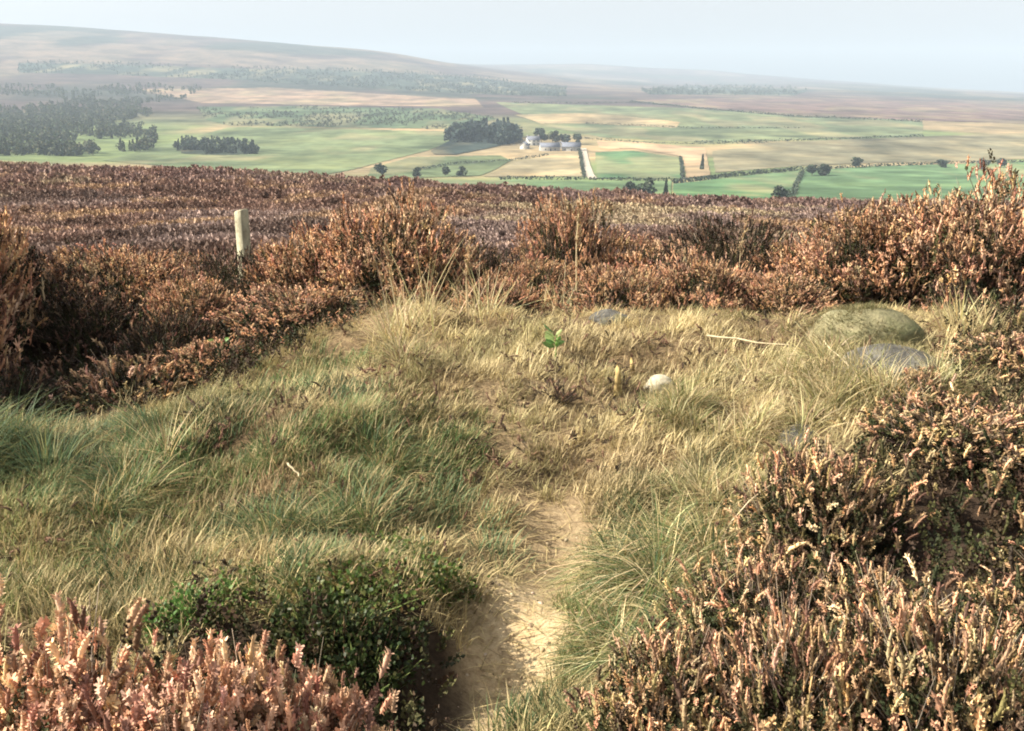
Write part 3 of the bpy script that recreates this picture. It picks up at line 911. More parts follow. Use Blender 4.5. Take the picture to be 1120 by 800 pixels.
# dark leafy undergrowth on the peaty ground
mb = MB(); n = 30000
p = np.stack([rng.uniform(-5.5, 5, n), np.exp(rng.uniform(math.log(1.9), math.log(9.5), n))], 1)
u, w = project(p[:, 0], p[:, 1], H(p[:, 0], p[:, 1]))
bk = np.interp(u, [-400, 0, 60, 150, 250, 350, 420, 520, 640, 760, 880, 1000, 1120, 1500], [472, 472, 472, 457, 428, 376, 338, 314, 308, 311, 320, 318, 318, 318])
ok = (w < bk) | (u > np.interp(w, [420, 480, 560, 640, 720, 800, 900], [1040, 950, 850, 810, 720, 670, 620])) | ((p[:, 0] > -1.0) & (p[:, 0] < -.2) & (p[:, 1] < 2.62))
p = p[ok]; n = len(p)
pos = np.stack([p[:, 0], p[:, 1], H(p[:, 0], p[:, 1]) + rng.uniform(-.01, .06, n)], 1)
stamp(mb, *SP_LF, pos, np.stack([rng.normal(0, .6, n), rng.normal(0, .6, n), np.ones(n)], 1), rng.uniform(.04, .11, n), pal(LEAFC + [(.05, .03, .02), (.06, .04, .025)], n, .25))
tag(mb.build('undergrowth', M_LEAF), 'dark leafy undergrowth on the peaty ground below the heather', 'undergrowth', None, 'stuff')
# right bank low cover
mb = MB()
n = 5500
p = np.stack([rng.uniform(.35, 3.8, n), rng.uniform(1.6, 5.2, n)], 1)
u, w = project(p[:, 0], p[:, 1], H(p[:, 0], p[:, 1]) + .1)
edge = np.interp(w, [420, 480, 560, 640, 720, 800, 900], [1090, 1000, 840, 790, 700, 640, 600])
ok = u > edge + 60 * (fbm(p[:, 0] * 3, p[:, 1] * 3, 321, 2) - .3)
ok &= rng.uniform(size=n) < np.interp(w, [400, 500, 580], [.25, .6, 1])
ok &= ((u - 1030) / 95) ** 2 + ((w - 597) / 42) ** 2 > 1
p = p[ok]; n = len(p)
hh = .05 + .22 * fbm(p[:, 0] * 2.6, p[:, 1] * 2.6, 331, 3)
pos = np.stack([p[:, 0], p[:, 1], H(p[:, 0], p[:, 1]) + hh * rng.uniform(.2, 1, n)], 1)
stamp(mb, *SP_MD, pos, np.stack([rng.normal(-.1, .4, n), rng.normal(0, .4, n), np.ones(n)], 1), rng.uniform(.04, .085, n), pal(TANP + LEAFC + DEAD_SHADE[:2], n, .2))
tag(mb.build('heather_cover', M_FLOWER), 'low tan heather carpeting the bank in the bottom right', 'heather', None, 'stuff')

# ------------------------------------------------------------------ grass
GREEN = np.array([.085, .13, .045]); BLUEG = np.array([.085, .13, .062]); OLIVE = np.array([.19, .185, .075])
STRAW = np.array([.44, .355, .185]); PALE = np.array([.6, .51, .3]); BROWN = np.array([.2, .13, .08])


def blob(X, Y, lst):
    r = np.zeros(np.shape(X))
    for px, py, rx, ry, a in lst:
        cx, cy = hit(px, py)
        r = np.maximum(r, a * np.exp(-((X - cx) / rx) ** 2 - ((Y - cy) / ry) ** 2))
    return r


GREENS = [(60, 500, .9, .5, 1), (250, 470, .8, .6, .9), (330, 500, .6, .5, .7), (150, 540, .8, .35, .85), (330, 580, .35, .25, .95), (120, 575, .4, .2, .9), (420, 520, .35, .3, .7),
          (240, 640, .5, .3, .8), (720, 610, .38, .35, .9), (680, 700, .3, .25, .9), (760, 540, .4, .25, .55), (550, 780, .3, .2, .8), (440, 470, .4, .4, .6), (740, 445, .3, .3, .45), (30, 640, .4, .3, .6), (350, 420, .5, .5, .5)]
PALES = [(900, 420, .8, .7, .9), (950, 450, .5, .4, .7), (800, 380, .7, .8, .6), (560, 400, .7, .8, .5), (780, 520, .4, .35, .5), (600, 480, .6, .4, .35)]
BROWNS = [(680, 400, .3, .25, .8), (640, 440, .35, .2, .5), (300, 545, .35, .15, .7), (470, 410, .3, .35, .5), (600, 510, .5, .25, .5), (110, 600, .3, .2, .5), (300, 470, .3, .15, .7), (840, 350, .4, .3, .25)]


def grass_allowed(X, Y):
    u, w = project(X, Y, H(X, Y))
    back = np.interp(u, [-400, 0, 60, 150, 250, 350, 420, 520, 640, 760, 880, 1000, 1120, 1500], [470, 470, 468, 448, 412, 364, 340, 328, 326, 326, 326, 322, 322, 322])
    bank = np.interp(w, [330, 420, 480, 560, 640, 720, 800, 900], [1400, 1400, 1130, 880, 800, 730, 690, 640])
    ok = (w > back) & (u < bank)
    ok &= ~((X > -.95) & (X < -.13) & (Y < 2.60 - .06 * np.sin(X * 9)) & (Y > 1.9))
    pdn = path_dist(X, Y) + .1 * (fbm(X * 5, Y * 5, 44, 3) - .5)
    return ok, pdn


def grass_layer(name, ncl, per, Lr, mode, label, mat, radius, width, maxpath=.17):
    X = rng.uniform(-5.5, 4.5, ncl * 9); Y = np.exp(rng.uniform(math.log(1.7), math.log(8.6), ncl * 9))
    keep = np.abs(X) < Y * .75 + .3
    X, Y = X[keep], Y[keep]
    ok, pdn = grass_allowed(X, Y)
    ok &= pdn > maxpath
    gr = blob(X, Y, GREENS) + .5 * (fbm(X * 1.8, Y * 1.8, 401, 3) - .5)
    prob = S(.12, .45, gr) * S(.26, .42, fbm(X * 3.2, Y * 3.2, 491, 2)) if mode == 'green' else S(.95, .45, gr) * .8 + .2
    ok &= rng.uniform(size=len(X)) < prob
    ok &= (fbm(X * 2.4, Y * 2.4, 551, 3) < .6) | (rng.uniform(size=len(X)) < .4)
    X, Y = X[ok][:ncl], Y[ok][:ncl]
    n = len(X)
    pa = np.clip(blob(X, Y, PALES) + .6 * (fbm(X * 2.3, Y * 2.3, 411, 3) - .5), 0, 1)[:, None]
    br = np.clip(blob(X, Y, BROWNS) + .7 * (fbm(X * 2.7, Y * 2.7, 421, 3) - .5), 0, 1)[:, None]
    if mode == 'green':
        t = fbm(X * 1.5, Y * 1.5, 431, 3)[:, None]
        t = S(.35, .65, t)
        c = GREEN * (1 - t) + BLUEG * t
        ol = S(.45, .7, fbm(X * 2.5, Y * 2.5, 441, 3))[:, None] * .8
        c = c * (1 - ol) + OLIVE * ol
        c = c * (.5 + .9 * S(.3, .65, fbm(X * 3.1, Y * 3.1, 561, 2)))[:, None]
    else:
        c = STRAW * (1 - pa) + PALE * pa
        c = c * (1 - br) + BROWN * br
        ol = S(.45, .65, fbm(X * 2.1, Y * 2.1, 451, 3))[:, None] * .55
        c = c * (1 - ol) + OLIVE * ol
    # windswept lean shared by neighbouring clumps
    flow = -.35 + 6.0 * (fbm(X * .7, Y * .7, 461, 2) - .5) + rng.normal(0, .8, n)
    lean = .1 + .75 * fbm(X * 1.1, Y * 1.1, 471, 2)
    size = rng.uniform(.6, 1.3, n) * (.7 + .6 * fbm(X * 1.6, Y * 1.6, 481, 2))
    k = np.repeat(np.arange(n), per); N = len(k)
    r = radius * np.sqrt(rng.uniform(0, 1, N)) * size[k]; a = rng.uniform(0, 2 * PI, N)
    bx = X[k] + r * np.cos(a); by = Y[k] + r * np.sin(a)
    dx = np.cos(flow[k]) * lean[k] * 1.1 + np.cos(a) * r / radius * .55 + rng.normal(0, .4, N)
    dy = np.sin(flow[k]) * lean[k] * 1.1 + np.sin(a) * r / radius * .55 + rng.normal(0, .4, N)
    az = np.arctan2(dy, dx); mag = np.hypot(dx, dy)
    L = rng.uniform(*Lr, N) * size[k]
    col = np.clip(c[k] * rng.uniform(.6, 1.45, (N, 1)) * rng.uniform(.75, 1.2, (n, 1))[k], 0, .9)
    if mode == 'green':     # dead blades among the green
        dead = rng.uniform(size=N) < .22
        col[dead] = STRAW * rng.uniform(.7, 1.2, (dead.sum(), 1))
    mb = MB()
    blades(mb, np.stack([bx, by, H(bx, by) - .01], 1), az, np.clip(mag * .55, 0, 1.3), rng.uniform(.4, 1.3, N), L, width * rng.uniform(.7, 1.3, N), col)
    return tag(mb.build(name, mat), label, 'grass', None, 'stuff')


grass_layer('green_grass', 1800, 70, (.04, .115), 'green', 'soft green grass on the left bank and beside the path', M_GRASS, .08, .0045)
grass_layer('dry_grass', 3000, 45, (.04, .12), 'straw', 'dry straw coloured grass over the trodden mound', M_STRAW, .07, .0048)

# flattened thatch of dead blades
N = 110000
X = rng.uniform(-5, 4.5, N); Y = np.exp(rng.uniform(math.log(1.8), math.log(8.4), N))
ok, pdn = grass_allowed(X, Y); ok &= (pdn > .12) | (rng.uniform(size=N) < .55)
X, Y = X[ok], Y[ok]; N = len(X)
mb = MB()
br = np.clip(blob(X, Y, BROWNS) + .7 * (fbm(X * 2.7, Y * 2.7, 421, 3) - .4), 0, 1)[:, None]
cc = (STRAW * (1 - br) + BROWN * br) * rng.uniform(.45, 1.35, (N, 1)) * (.6 + .8 * fbm(X * 4, Y * 4, 571, 3))[:, None]
blades(mb, np.stack([X, Y, H(X, Y) + rng.uniform(.0, .015, N)], 1), rng.uniform(0, 2 * PI, N), rng.uniform(1.2, 1.5, N), rng.uniform(0, .4, N), rng.uniform(.05, .14, N), rng.uniform(.002, .0045, N), np.clip(cc, 0, .9), seg=2)
tag(mb.build('dead_grass_thatch', M_STRAW), 'flattened dead grass lying over the mound', 'grass', None, 'stuff')


# broken twigs and dead heather lying in the grass
N = 9000
X = rng.uniform(-4, 4, N); Y = np.exp(rng.uniform(math.log(2.2), math.log(8.0), N))
ok, pdn = grass_allowed(X, Y); dk = blob(X, Y, BROWNS) + .9 * (fbm(X * 2.2, Y * 2.2, 521, 3) - .45)
ok &= pdn > .34
ok &= rng.uniform(size=N) < .08 + .9 * np.clip(dk, 0, 1)
X, Y = X[ok], Y[ok]; N = len(X); Z = H(X, Y)
mb = MB(); a = rng.uniform(0, 2 * PI, N); L = rng.uniform(.03, .12, N); dz = rng.uniform(0, .05, N)
A = np.stack([X, Y, Z + .01], 1); B = A + np.stack([np.cos(a) * L, np.sin(a) * L, dz], 1)
tubes(mb, A, B, rng.uniform(.0015, .004, N), .001, pal([(.07, .05, .035), (.12, .08, .055), (.2, .15, .1), (.05, .04, .03)], N, .3))
k = rng.integers(0, N, 2600)
stamp(mb, *SP_MD, A[k] + rng.normal(0, .03, (2600, 3)) * [1, 1, .3] + [0, 0, .015], (B - A)[k] + rng.normal(0, .05, (2600, 3)) + [0, 0, .04], rng.uniform(.025, .06, 2600), pal([(.09, .055, .04), (.15, .09, .06), (.22, .13, .09), (.06, .045, .03)], 2600))
tag(mb.build('twig_litter', M_STEM), 'dark broken heather twigs strewn through the trodden grass', 'twigs', None, 'stuff')
N = 900
X = rng.uniform(-.6, .6, N); Y = rng.uniform(1.9, 3.5, N); d_ = path_dist(X, Y); ok = d_ < .26; X, Y = X[ok], Y[ok]; N = len(X)
mb = MB(); cu = np.array([[-1, -1, -.6], [1, -1, -.8], [1.2, 1, -.7], [-1, .9, -.6], [-.6, -.7, .6], [.7, -.6, .5], [.6, .7, .7], [-.7, .5, .5]]) * .5
cf = np.array([[4, 5, 6, 7], [0, 1, 5, 4], [1, 2, 6, 5], [2, 3, 7, 6], [3, 0, 4, 7]])
stamp(mb, cu, cf, np.stack([X, Y, H(X, Y) + .001], 1), rng.normal(0, .4, (N, 3)) + [0, 0, 1], .003 + .014 * rng.uniform(0, 1, N) ** 4, pal([(.35, .27, .18), (.2, .15, .1), (.45, .38, .28), (.1, .075, .05)], N))
tag(mb.build('grit', M_STEM), 'small stones and grit on the sandy path', 'grit', None, 'stuff')


def tussock(px, py, r, L, n, cols, label, name='grass_tussock', lean=.3, wid=.0035, curl=(.6, 1.6), bias=(0, 0), cat='grass tussock'):
    x, y = hit(px, py)
    z = float(H(x, y))
    t = thing(name, label, cat, (x, y, z))
    m = MB(); rr = r * np.sqrt(rng.uniform(0, 1, n)); a = rng.uniform(0, 2 * PI, n)
    ns_ = 8; sub = rng.integers(0, ns_, n); so = rng.normal(0, .42, (ns_, 2)); sl = rng.uniform(.5, 1.25, ns_); sp_ = rng.normal(0, r * .45, (ns_, 2))
    if L > .38 or n < 250: so *= .35
    bx = rr * np.cos(a) * .45 + sp_[sub, 0]; by = rr * np.sin(a) * .45 + sp_[sub, 1]
    bz = H(x + bx, y + by) - z - .01 + r * .35 * (1 - (rr / r) ** 2)
    ln = np.clip(rr / r * .7 + lean * rng.uniform(.2, 1, n), 0, 1.4)
    dx = np.cos(a) * ln + bias[0] + so[sub, 0] + rng.normal(0, .22, n); dy = np.sin(a) * ln + bias[1] + so[sub, 1] + rng.normal(0, .22, n)
    LL = L * rng.uniform(.5, 1.15, n) * sl[sub]
    blades(m, np.stack([bx, by, bz], 1), np.arctan2(dy, dx), np.clip(np.hypot(dx, dy), 0, 1.3), rng.uniform(*curl, n), LL, wid * rng.uniform(.7, 1.3, n), pal(cols, n, .25), seg=4)
    m.build('blades', M_GRASS, t)
    return t


GC = [tuple(GREEN), tuple(BLUEG), tuple(OLIVE), tuple(STRAW)]
OC = [tuple(OLIVE), tuple(OLIVE * .8), tuple(STRAW), tuple(PALE * .8)]
SC = [tuple(STRAW), tuple(PALE), tuple(OLIVE)]
tussock(752, 456, .17, .16, 2000, OC, 'rounded olive grass tussock in front of the white stone')
tussock(418, 408, .2, .2, 1300, OC + [tuple(BROWN)], 'brownish tussock casting a dark shadow at the left of the mound')
tussock(725, 640, .26, .3, 1900, GC + [tuple(PALE)], 'large arching green tussock right of the sandy path', lean=.9, bias=(-.45, -.25))
tussock(690, 720, .2, .24, 1200, GC + [tuple(PALE)], 'arching green tussock at the bottom, just left of the tan heather', lean=.9, bias=(-.4, -.2))
tussock(790, 575, .2, .3, 1300, [tuple(OLIVE), tuple(PALE), tuple(STRAW)], 'straw and green tussock leaning from the right bank', lean=.5, bias=(-.3, -.1))
tussock(340, 590, .22, .2, 1500, GC, 'deep green tussock in the middle of the left bank')
tussock(130, 585, .22, .2, 1500, GC, 'dark green tussock at the left, above the pink heather')
tussock(60, 500, .3, .24, 2200, [tuple(BLUEG), tuple(BLUEG * 1.2), tuple(OLIVE)], 'big blue green tussock at the left end of the bank')
tussock(405, 525, .15, .18, 900, GC, 'small green tussock near the middle of the slope')
tussock(880, 425, .3, .2, 1700, SC, 'long pale straw tussock in front of the grey boulder', lean=.5, bias=(-.3, -.1))
tussock(860, 480, .2, .22, 1000, SC, 'matted straw tussock beside the small half buried stone', lean=.5)
tussock(905, 382, .25, .13, 1300, SC + [tuple(BROWN)], 'straw tussock growing against the left side of the mossy boulder', lean=.4)
tussock(1005, 440, .22, .2, 1300, SC, 'straw tussock in front of the right half of the grey boulder', lean=.3)
tussock(945, 444, .22, .2, 1300, SC + [tuple(OLIVE)], 'short straw tussock at the front left foot of the grey boulder', lean=.3)
tussock(440, 372, .2, .55, 160, [tuple(PALE), tuple(STRAW)], 'clump of tall bleached grass stems leaning left before the heather belt', 'tall_grass', .25, .006, (.1, .4), (-.18, 0), 'tall grass')
tussock(505, 352, .22, .42, 130, [tuple(PALE), tuple(STRAW)], 'thin bleached grass stems left of the tall pale stem', 'tall_grass', .2, .005, (.1, .5), (-.05, 0), 'tall grass')
tussock(585, 345, .25, .35, 130, [tuple(PALE), tuple(STRAW)], 'short bleached grass stems along the rim beside the tall pale stem', 'tall_grass', .2, .005, (.1, .5), (0, 0), 'tall grass')
tussock(180, 500, .1, .3, 40, [tuple(PALE), tuple(STRAW)], 'few pale stalks standing on the green bank at the left', 'tall_grass', .25, .004, (.1, .4), (-.15, 0), 'tall grass')
tussock(1065, 362, .2, .22, 200, [tuple(PALE), tuple(STRAW)], 'pale straw stems right of the mossy boulder', 'tall_grass', .2, .006, (.1, .4), (0, 0), 'tall grass')
tussock(855, 292, .2, .35, 700, [(.06, .1, .04), (.09, .12, .05)], 'dark green rush tuft among the heather behind the rim', 'rush_tuft', .3, .008, (.1, .5), (0, 0), 'rush tuft')


tussock(345, 640, .12, .13, 350, GC, 'loose grass growing up through the yellowish bilberry patch', lean=.4)
tussock(440, 622, .12, .13, 350, GC, 'loose grass growing up through the bilberry nearest the path', lean=.4)
tussock(255, 650, .12, .12, 350, GC, 'loose grass between the bright green bilberry and the yellow green one', lean=.4)


# tall single stem on the rim
def stalk(name, px, py, ty, label, w=.006, lean=0.02):
    x, y = hit(px, py); z = float(H(x, y)); h = float(z_at(ty, y)) - z
    t = thing(name, label, 'dry stem', (x, y, z))
    m = MB(); P_ = np.array([(lean * h * s * s + .006 * math.sin(7 * s), 0, h * s - .03) for s in np.linspace(0, 1, 7)])
    tubes(m, P_[:-1], P_[1:], np.linspace(w, w * .5, 7)[:-1], np.linspace(w, w * .5, 7)[1:], (.58, .48, .3), 5)
    m.build('stem', M_STRAW, t)
    s = MB(); n = 40
    tt = rng.uniform(.62, 1, n)
    stamp(s, *SP_LO, np.stack([lean * h * tt ** 2, np.zeros(n), h * tt - .03], 1), np.stack([rng.normal(0, .4, n), rng.normal(0, .4, n), np.ones(n)], 1), rng.uniform(.03, .06, n), pal([(.55, .42, .26), (.45, .3, .18)], n))
    s.build('seed_head', M_STRAW, t)
    return t


stalk('dry_stem', 629, 348, 212, 'tall pale dry stem standing up from the rim against the moor', .007)
stalk('dry_stem', 436, 375, 262, 'thin pale stem in front of the large dark heather bush', .006, -.1)
stalk('dry_stem', 510, 352, 268, 'slender dry stem left of the tall pale one', .006, .05)
stalk('dry_stem', 805, 336, 240, 'slender pale stem rising above the heather right of centre', .004, .05)

# bilberry
def bilberry(px, Yd, rx, h, n, label, cols, turn=0):
    X = x_at(px, 650, Yd); z = float(H(X, Yd))
    t = thing('bilberry_bush', label, 'bilberry', (X, Yd, z - .02), turn)
    g = rng
    ns = int(n / 26)
    a = g.uniform(0, 2 * PI, ns); cz = g.uniform(.15, 1, ns)
    tip = np.stack([rx * np.sqrt(1 - cz ** 2) * np.cos(a), rx * np.sqrt(1 - cz ** 2) * np.sin(a), h * (.35 + .65 * cz)], 1) * g.uniform(.7, 1.1, (ns, 1))
    b0 = tip * np.array([.45, .45, 0]) + g.normal(0, .02, (ns, 3)) * np.array([1, 1, 0])
    ms = MB(); tubes(ms, b0, tip, .003, .0015, pal([(.12, .16, .05), (.16, .1, .06)], ns))
    ms.build('stems', M_STEM, t)
    k = np.repeat(np.arange(ns), 26); N = len(k); tt = g.uniform(.3, 1.02, (N, 1))
    pos = b0[k] * (1 - tt) + tip[k] * tt + g.normal(0, .018, (N, 3))
    lv = np.array([[0, 0, 0], [-.5, .1, .45], [-.35, .05, .85], [0, -.05, 1.15], [.35, .05, .85], [.5, .1, .45]]); lf = np.array([[0, 1, 2, 3], [0, 3, 4, 5]])
    ml = MB(); stamp(ml, lv, lf, pos, unit(tip[k]) * .5 + g.normal(0, .6, (N, 3)) + [0, 0, .3], g.uniform(.008, .016, N), pal(cols, N, .3))
    ml.build('leaves', M_BERRY, t)
    return t


BG = [(.08, .125, .03), (.1, .145, .038), (.05, .08, .025), (.13, .15, .05), (.17, .13, .05)]
BY = [(.13, .15, .05), (.16, .15, .055), (.09, .125, .04)]
BSHADE = [(.035, .055, .018), (.045, .065, .022), (.03, .04, .016), (.06, .06, .025)]  # same leaves as the others, darkened to paint the shade of the pit
bilberry(392, 2.40, .16, .17, 1900, 'bilberry coloured blackish for the shade right of the pink heather, cut by the bottom edge', BSHADE, 2)
bilberry(352, 2.50, .15, .16, 1300, 'bilberry coloured dark for shade, tucked behind the right end of the pink heather', BSHADE, 3)
bilberry(428, 2.54, .10, .11, 900, 'bilberry tuft coloured dark for shade, overhanging the shaded lower left of the sandy path', BSHADE, 4)
bilberry(395, 2.72, .20, .11, 1400, 'dark green bilberry clump on the bank lip between yellowish patch and path', BG)
bilberry(452, 2.88, .15, .08, 1000, 'small dark bilberry clump nearest the sandy path', BG, 1)
bilberry(345, 2.66, .17, .09, 950, 'yellowish bilberry patch on the bank lip in front of the green tussock', BY, 2)
bilberry(290, 2.74, .18, .08, 900, 'low yellow green bilberry patch above the right end of the pink heather', BY, 4)
bilberry(215, 2.66, .16, .13, 1500, 'bright green bilberry just above the middle of the pink heather', [(.1, .18, .045), (.075, .14, .035)], 3)
bilberry(430, 3.1, .15, .10, 1000, 'small bilberry clump farthest up the slope from the pink heather', BG, 5)
bilberry(500, 2.95, .09, .08, 400, 'tiny bilberry sprig patch at the left edge of the bright path end', BG, 6)



def fern(px, py, ty, label, wid=.075, Yd=None):
    x, y = hit(px, py)
    if Yd: x, y = float(x_at(px, py, Yd)), Yd
    z = float(H(x, y)); top = float(z_at(ty, y)) - z
    t = thing('green_seedling', label, 'leafy plant', (x, y, z))
    m = MB(); tubes(m, [(0, 0, -.02)], [(.01, 0, top * .85)], .004, .002, (.2, .3, .1), 5); m.build('stem', M_STEM, t)
    n = 16
    lv = np.array([[0, 0, 0], [-.22, .05, .4], [-.15, .03, .8], [0, -.1, 1.0], [.15, .03, .8], [.22, .05, .4]]); lf = np.array([[0, 1, 2, 3], [0, 3, 4, 5]])
    ml = MB(); tt = rng.uniform(.25, .9, n); a = rng.uniform(0, 2 * PI, n)
    stamp(ml, lv, lf, np.stack([np.zeros(n), np.zeros(n), top * tt], 1), np.stack([np.cos(a), np.sin(a), rng.uniform(.3, .9, n)], 1), rng.uniform(.6, 1.1, n) * wid, pal([(.16, .3, .09), (.22, .38, .13), (.28, .36, .14)], n, .2))
    ml.build('leaves', M_BERRY, t)


fern(607, 394, 362, 'bright green leafy plant on top of the mound')
fern(242, 412, 375, 'bright green leafy plant between the heather and the green bank', .08, 5.75)


# ------------------------------------------------------------------ stones and wood
def rock(name, px, py, size, mat, label, seed, turn=0, sink=.35, cat='boulder', moss=0):
    import bmesh
    x, y = hit(px, py); z = float(H(x, y))
    bm = bmesh.new(); bmesh.ops.create_icosphere(bm, subdivisions=5, radius=1)
    g = np.random.default_rng(seed); pl = unit(g.normal(size=(9, 3))); off = g.uniform(.78, .96, 9)
    v = np.array([q_.co[:] for q_ in bm.verts])
    for n_, o_ in zip(pl, off):
        d = v @ n_ - o_
        v = v - np.outer(np.maximum(d, 0) * .85, n_)
    r = 1 + .10 * (fbm(v[:, 0] * 2 + 9, v[:, 1] * 2 + v[:, 2] * 2.3, seed, 4) - .5) + .03 * (fbm(v[:, 0] * 9 + 9, v[:, 1] * 9 + v[:, 2] * 8, seed + 3, 2) - .5)
    v = v * r[:, None] * np.array(size)
    for q_, c in zip(bm.verts, v): q_.co = c
    me = bpy.data.meshes.new(name); bm.to_mesh(me); bm.free()
    me.polygons.foreach_set('use_smooth', np.ones(len(me.polygons), bool)); me.materials.append(mat)
    o = bpy.data.objects.new(name, me); COL.objects.link(o)
    o.location = (x, y + size[1] * .5, z + size[2] * (1 - 2 * sink)); o.rotation_euler = (0, 0, turn)
    if moss:
        n = moss; k = rng.integers(0, len(v), n * 3)
        nr = unit(v / np.array(size) ** 2)
        k = k[(nr[k, 2] > .15) & (fbm(v[k, 0] * 6 + 3, v[k, 1] * 6 + v[k, 2] * 5, seed, 3) > .44)][:n]
        mb = MB(); a = rng.uniform(0, 2 * PI, len(k))
        az = np.arctan2(nr[k, 1] + np.sin(a) * .5, nr[k, 0] + np.cos(a) * .5)
        blades(mb, v[k] - nr[k] * .006 + np.cross(nr[k], rng.normal(0, .014, (len(k), 3))), az, np.arccos(np.clip(nr[k, 2], -1, 1)) * .8 + .3, rng.uniform(.5, 1.4, len(k)), rng.uniform(.02, .06, len(k)), rng.uniform(.002, .004, len(k)), pal([(.12, .12, .05), (.19, .17, .08), (.3, .25, .13)], len(k)))
        mb.build('moss', M_GRASS, o)
    return tag(o, label, cat)


rock('boulder', 956, 378, (.31, .27, .2), M_MOSS, 'large rounded mossy olive boulder on the right of the mound', 3, 0, .56, moss=5000)
rock('boulder', 982, 422, (.29, .24, .155), M_STONE, 'flat grey boulder in front of the mossy one', 5, .3, .5, moss=900)
rock('boulder', 722, 430, (.075, .07, .06), M_PALE, 'pale whitish stone half hidden by the olive tussock', 7, .4)
rock('boulder', 880, 482, (.12, .1, .07), M_STONE, 'small grey half buried stone in the straw on the right', 9, 1, .68)
rock('boulder', 668, 352, (.13, .1, .07), M_STONE, 'small grey stone on the far rim of the mound', 11, .2, .58)


def stickobj(name, a, b, r, label, mat, cat='stick', lift=.02, kink=.008):
    A = np.array(a, float); B = np.array(b, float)
    t = np.linspace(0, 1, 6)[:, None]
    P_ = A * (1 - t) + B * t + np.concatenate([[[0, 0, 0]], rng.normal(0, kink, (4, 3)) * [1, 1, .3], [[0, 0, 0]]])
    mb = MB(); rr = r * np.linspace(1, .6, 6)
    tubes(mb, P_[:-1], P_[1:], rr[:-1], rr[1:], (1, 1, 1), 6)
    return tag(mb.build(name, mat), label, cat)


def gpt(px, py, lift):
    x, y = hit(px, py); return (x, y, float(H(x, y)) + lift)


stickobj('stick', gpt(772, 380, .06), gpt(862, 388, .05), .006, 'long pale stick lying across the straw before the mossy boulder', M_STICK)
stickobj('stick', gpt(316, 528, .08), gpt(328, 540, .07), .005, 'short white stick on the left bank', M_STICK, kink=.003)
stickobj('stick', gpt(900, 395, .1), gpt(928, 420, .08), .004, 'thin pale stick leaning in the straw by the grey boulder', M_STICK)
x, y = hit(86, 712); z = float(H(x, y))
stickobj('twig', (x, y, z), (x + .05, y, float(z_at(662, y))), .003, 'thin pale upright twig behind the pink heather at the left', M_STICK, 'twig')


def stub(px, py, ty, w, mat, label, lean):
    x, y = hit(px, py); z = float(H(x, y)); h = float(z_at(ty, y)) - z
    mb = MB(); n = 8; rows = []
    for i in range(5):
        tt = i / 4
        ang = np.arange(n) * 2 * PI / n
        r = w * (1 - .25 * tt) * (1 + .15 * np.sin(ang * 3 + i))
        rows.append(np.stack([r * np.cos(ang) + lean * h * tt, r * np.sin(ang), np.full(n, h * tt - .03) + (i == 4) * .02 * np.sin(ang * 2)], 1))
    v = np.concatenate(rows); f = [[i * n + k, i * n + (k + 1) % n, (i + 1) * n + (k + 1) % n, (i + 1) * n + k] for i in range(4) for k in range(n)]
    mb.add(v, f); mb.f.append(np.array([[4 * n + k for k in range(n)]], np.int32))
    o = mb.build('wooden_stub', mat, loc=(x, y, z)); return tag(o, label, 'wooden stub')


stub(674, 430, 396, .016, M_SPLIT, 'yellow split wooden stub in the brown soil left of the white stone', .05)
stub(692, 412, 388, .013, M_SPLIT, 'smaller pale wooden stub behind the yellow one', -.05)

# dead heather stub left of the wood
t = thing('dead_heather', 'small dark dead heather stub in the middle of the mound', 'dead heather', gpt(612, 440, 0))
t.scale = (.7, .7, .6)
m = MB(); n = 26
A = np.stack([rng.normal(0, .03, n), rng.normal(0, .03, n), np.full(n, -.02)], 1); B = A + np.stack([rng.normal(0, .08, n), rng.normal(0, .08, n), rng.uniform(.06, .2, n)], 1)
tubes(m, A, B, .006, .003, (.07, .05, .04), 4); m.build('stems', M_STEM, t)
m = MB(); k = rng.integers(0, n, 90); stamp(m, *SP_MD, A[k] + (B[k] - A[k]) * rng.uniform(.4, 1, (90, 1)), (B - A)[k] + rng.normal(0, .05, (90, 3)), rng.uniform(.03, .05, 90), pal(DEAD_SHADE, 90)); m.build('leaves', M_LEAF, t)
t2 = dup(t, gpt(650, 412, 0), 1.3, (.8, .8, .45), 'dark dead heather tangle behind the yellow wooden stub')

# fence post
Yp = 8.6
xp = x_at(265, 250, Yp); zp = float(H(xp, Yp)); top = float(z_at(230, Yp)) - zp
t = thing('fence_post', 'squared weathered wooden fence post standing in the heather at the left', 'fence post', (xp, Yp, zp), math.radians(-33))
m = MB(); w = .046; bv = .008
prof = [(-w + bv, -w), (w - bv, -w), (w, -w + bv), (w, w - bv), (w - bv, w), (-w + bv, w), (-w, w - bv), (-w, -w + bv)]
n = 8; zs = [-.2, 0, top * .5, top * .9, top - .012, top]
rows = []
for i, zz in enumerate(zs):
    s = .86 if i == 5 else 1
    rows.append([(a * s + .004 * math.sin(zz * 4), b * s, zz + (.012 * a / w if i >= 4 else 0)) for a, b in prof])
v = np.array(rows).reshape(-1, 3); f = [[i * n + k, i * n + (k + 1) % n, (i + 1) * n + (k + 1) % n, (i + 1) * n + k] for i in range(5) for k in range(n)]
m.add(v, f); m.f.append(np.array([[5 * n + k for k in range(n)]], np.int32))
m.build('post', M_POST, t)

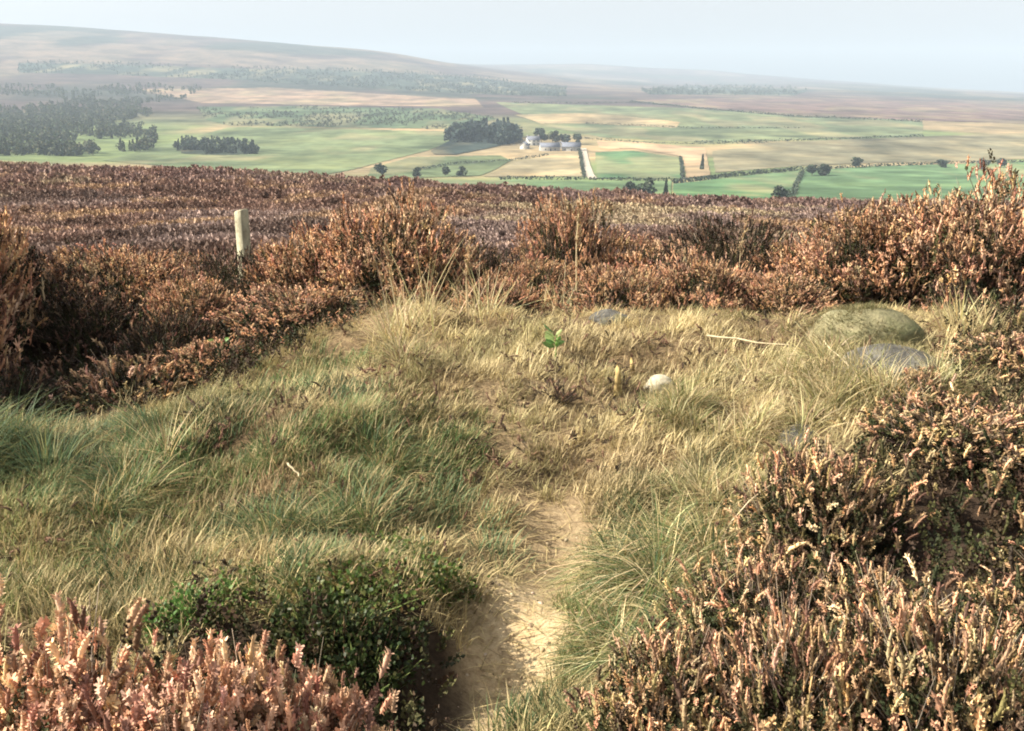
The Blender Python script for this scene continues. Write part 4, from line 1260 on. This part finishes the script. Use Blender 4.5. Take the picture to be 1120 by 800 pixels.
# ------------------------------------------------------------------ light, air, camera
SUN_EL = math.radians(39); SUN_AZ = math.radians(-93)      # bearing from +Y, negative = left
w = bpy.data.worlds.new('World'); scene.world = w; w.use_nodes = True
nt = w.node_tree
bg = nt.nodes['Background']
sky = nt.nodes.new('ShaderNodeTexSky'); sky.sky_type = 'NISHITA'; sky.sun_disc = False
sky.sun_elevation = SUN_EL; sky.sun_rotation = SUN_AZ
sky.air_density = 1.0; sky.dust_density = 4.5; sky.ozone_density = 1.0; sky.altitude = 300
hs = nt.nodes.new('ShaderNodeHueSaturation'); hs.inputs['Saturation'].default_value = .03
nt.links.new(sky.outputs[0], hs.inputs['Color']); nt.links.new(hs.outputs[0], bg.inputs['Color']); bg.inputs['Strength'].default_value = .1

ld = bpy.data.lights.new('sun', 'SUN'); ld.energy = 5.0; ld.angle = math.radians(.5); ld.color = (1, .90, .72)
lo = bpy.data.objects.new('sun', ld); COL.objects.link(lo)
from mathutils import Vector
sd = Vector((math.sin(SUN_AZ) * math.cos(SUN_EL), math.cos(SUN_AZ) * math.cos(SUN_EL), math.sin(SUN_EL)))
lo.rotation_euler = sd.to_track_quat('Z', 'Y').to_euler()

# haze: one even box of air round the whole scene
mb = MB(); box(mb, -10500, 10500, -60, 7700, -75, 330)
hm, hnt, hout = new_mat('haze_air')
pv = hnt.nodes.new('ShaderNodeVolumePrincipled')
pv.inputs['Color'].default_value = (.62, .75, .91, 1); pv.inputs['Density'].default_value = 1.9e-4; pv.inputs['Anisotropy'].default_value = 0
hnt.links.new(pv.outputs[0], hout.inputs['Volume'])
hz = mb.build('haze', hm); tag(hz, None, None, None, 'stuff'); hz['label'] = 'pale blue haze in the air over the valley'; hz['category'] = 'haze'

cam = bpy.data.cameras.new('camera'); cam.lens = 35; cam.sensor_width = 36; cam.clip_start = .05; cam.clip_end = 40000
co = bpy.data.objects.new('camera', cam); COL.objects.link(co)
co.location = (0, 0, ZC); co.rotation_euler = (PI / 2 - P, 0, 0)
scene.camera = co

scene.render.engine = 'CYCLES'
scene.render.resolution_x = 1024; scene.render.resolution_y = 731
scene.view_settings.view_transform = 'Standard'; scene.view_settings.look = 'None'
scene.view_settings.exposure = 1.32; scene.view_settings.gamma = 1
scene.cycles.filter_width = 1.9
scene.cycles.max_bounces = 6; scene.cycles.diffuse_bounces = 2; scene.cycles.transmission_bounces = 4
scene.cycles.volume_bounces = 0
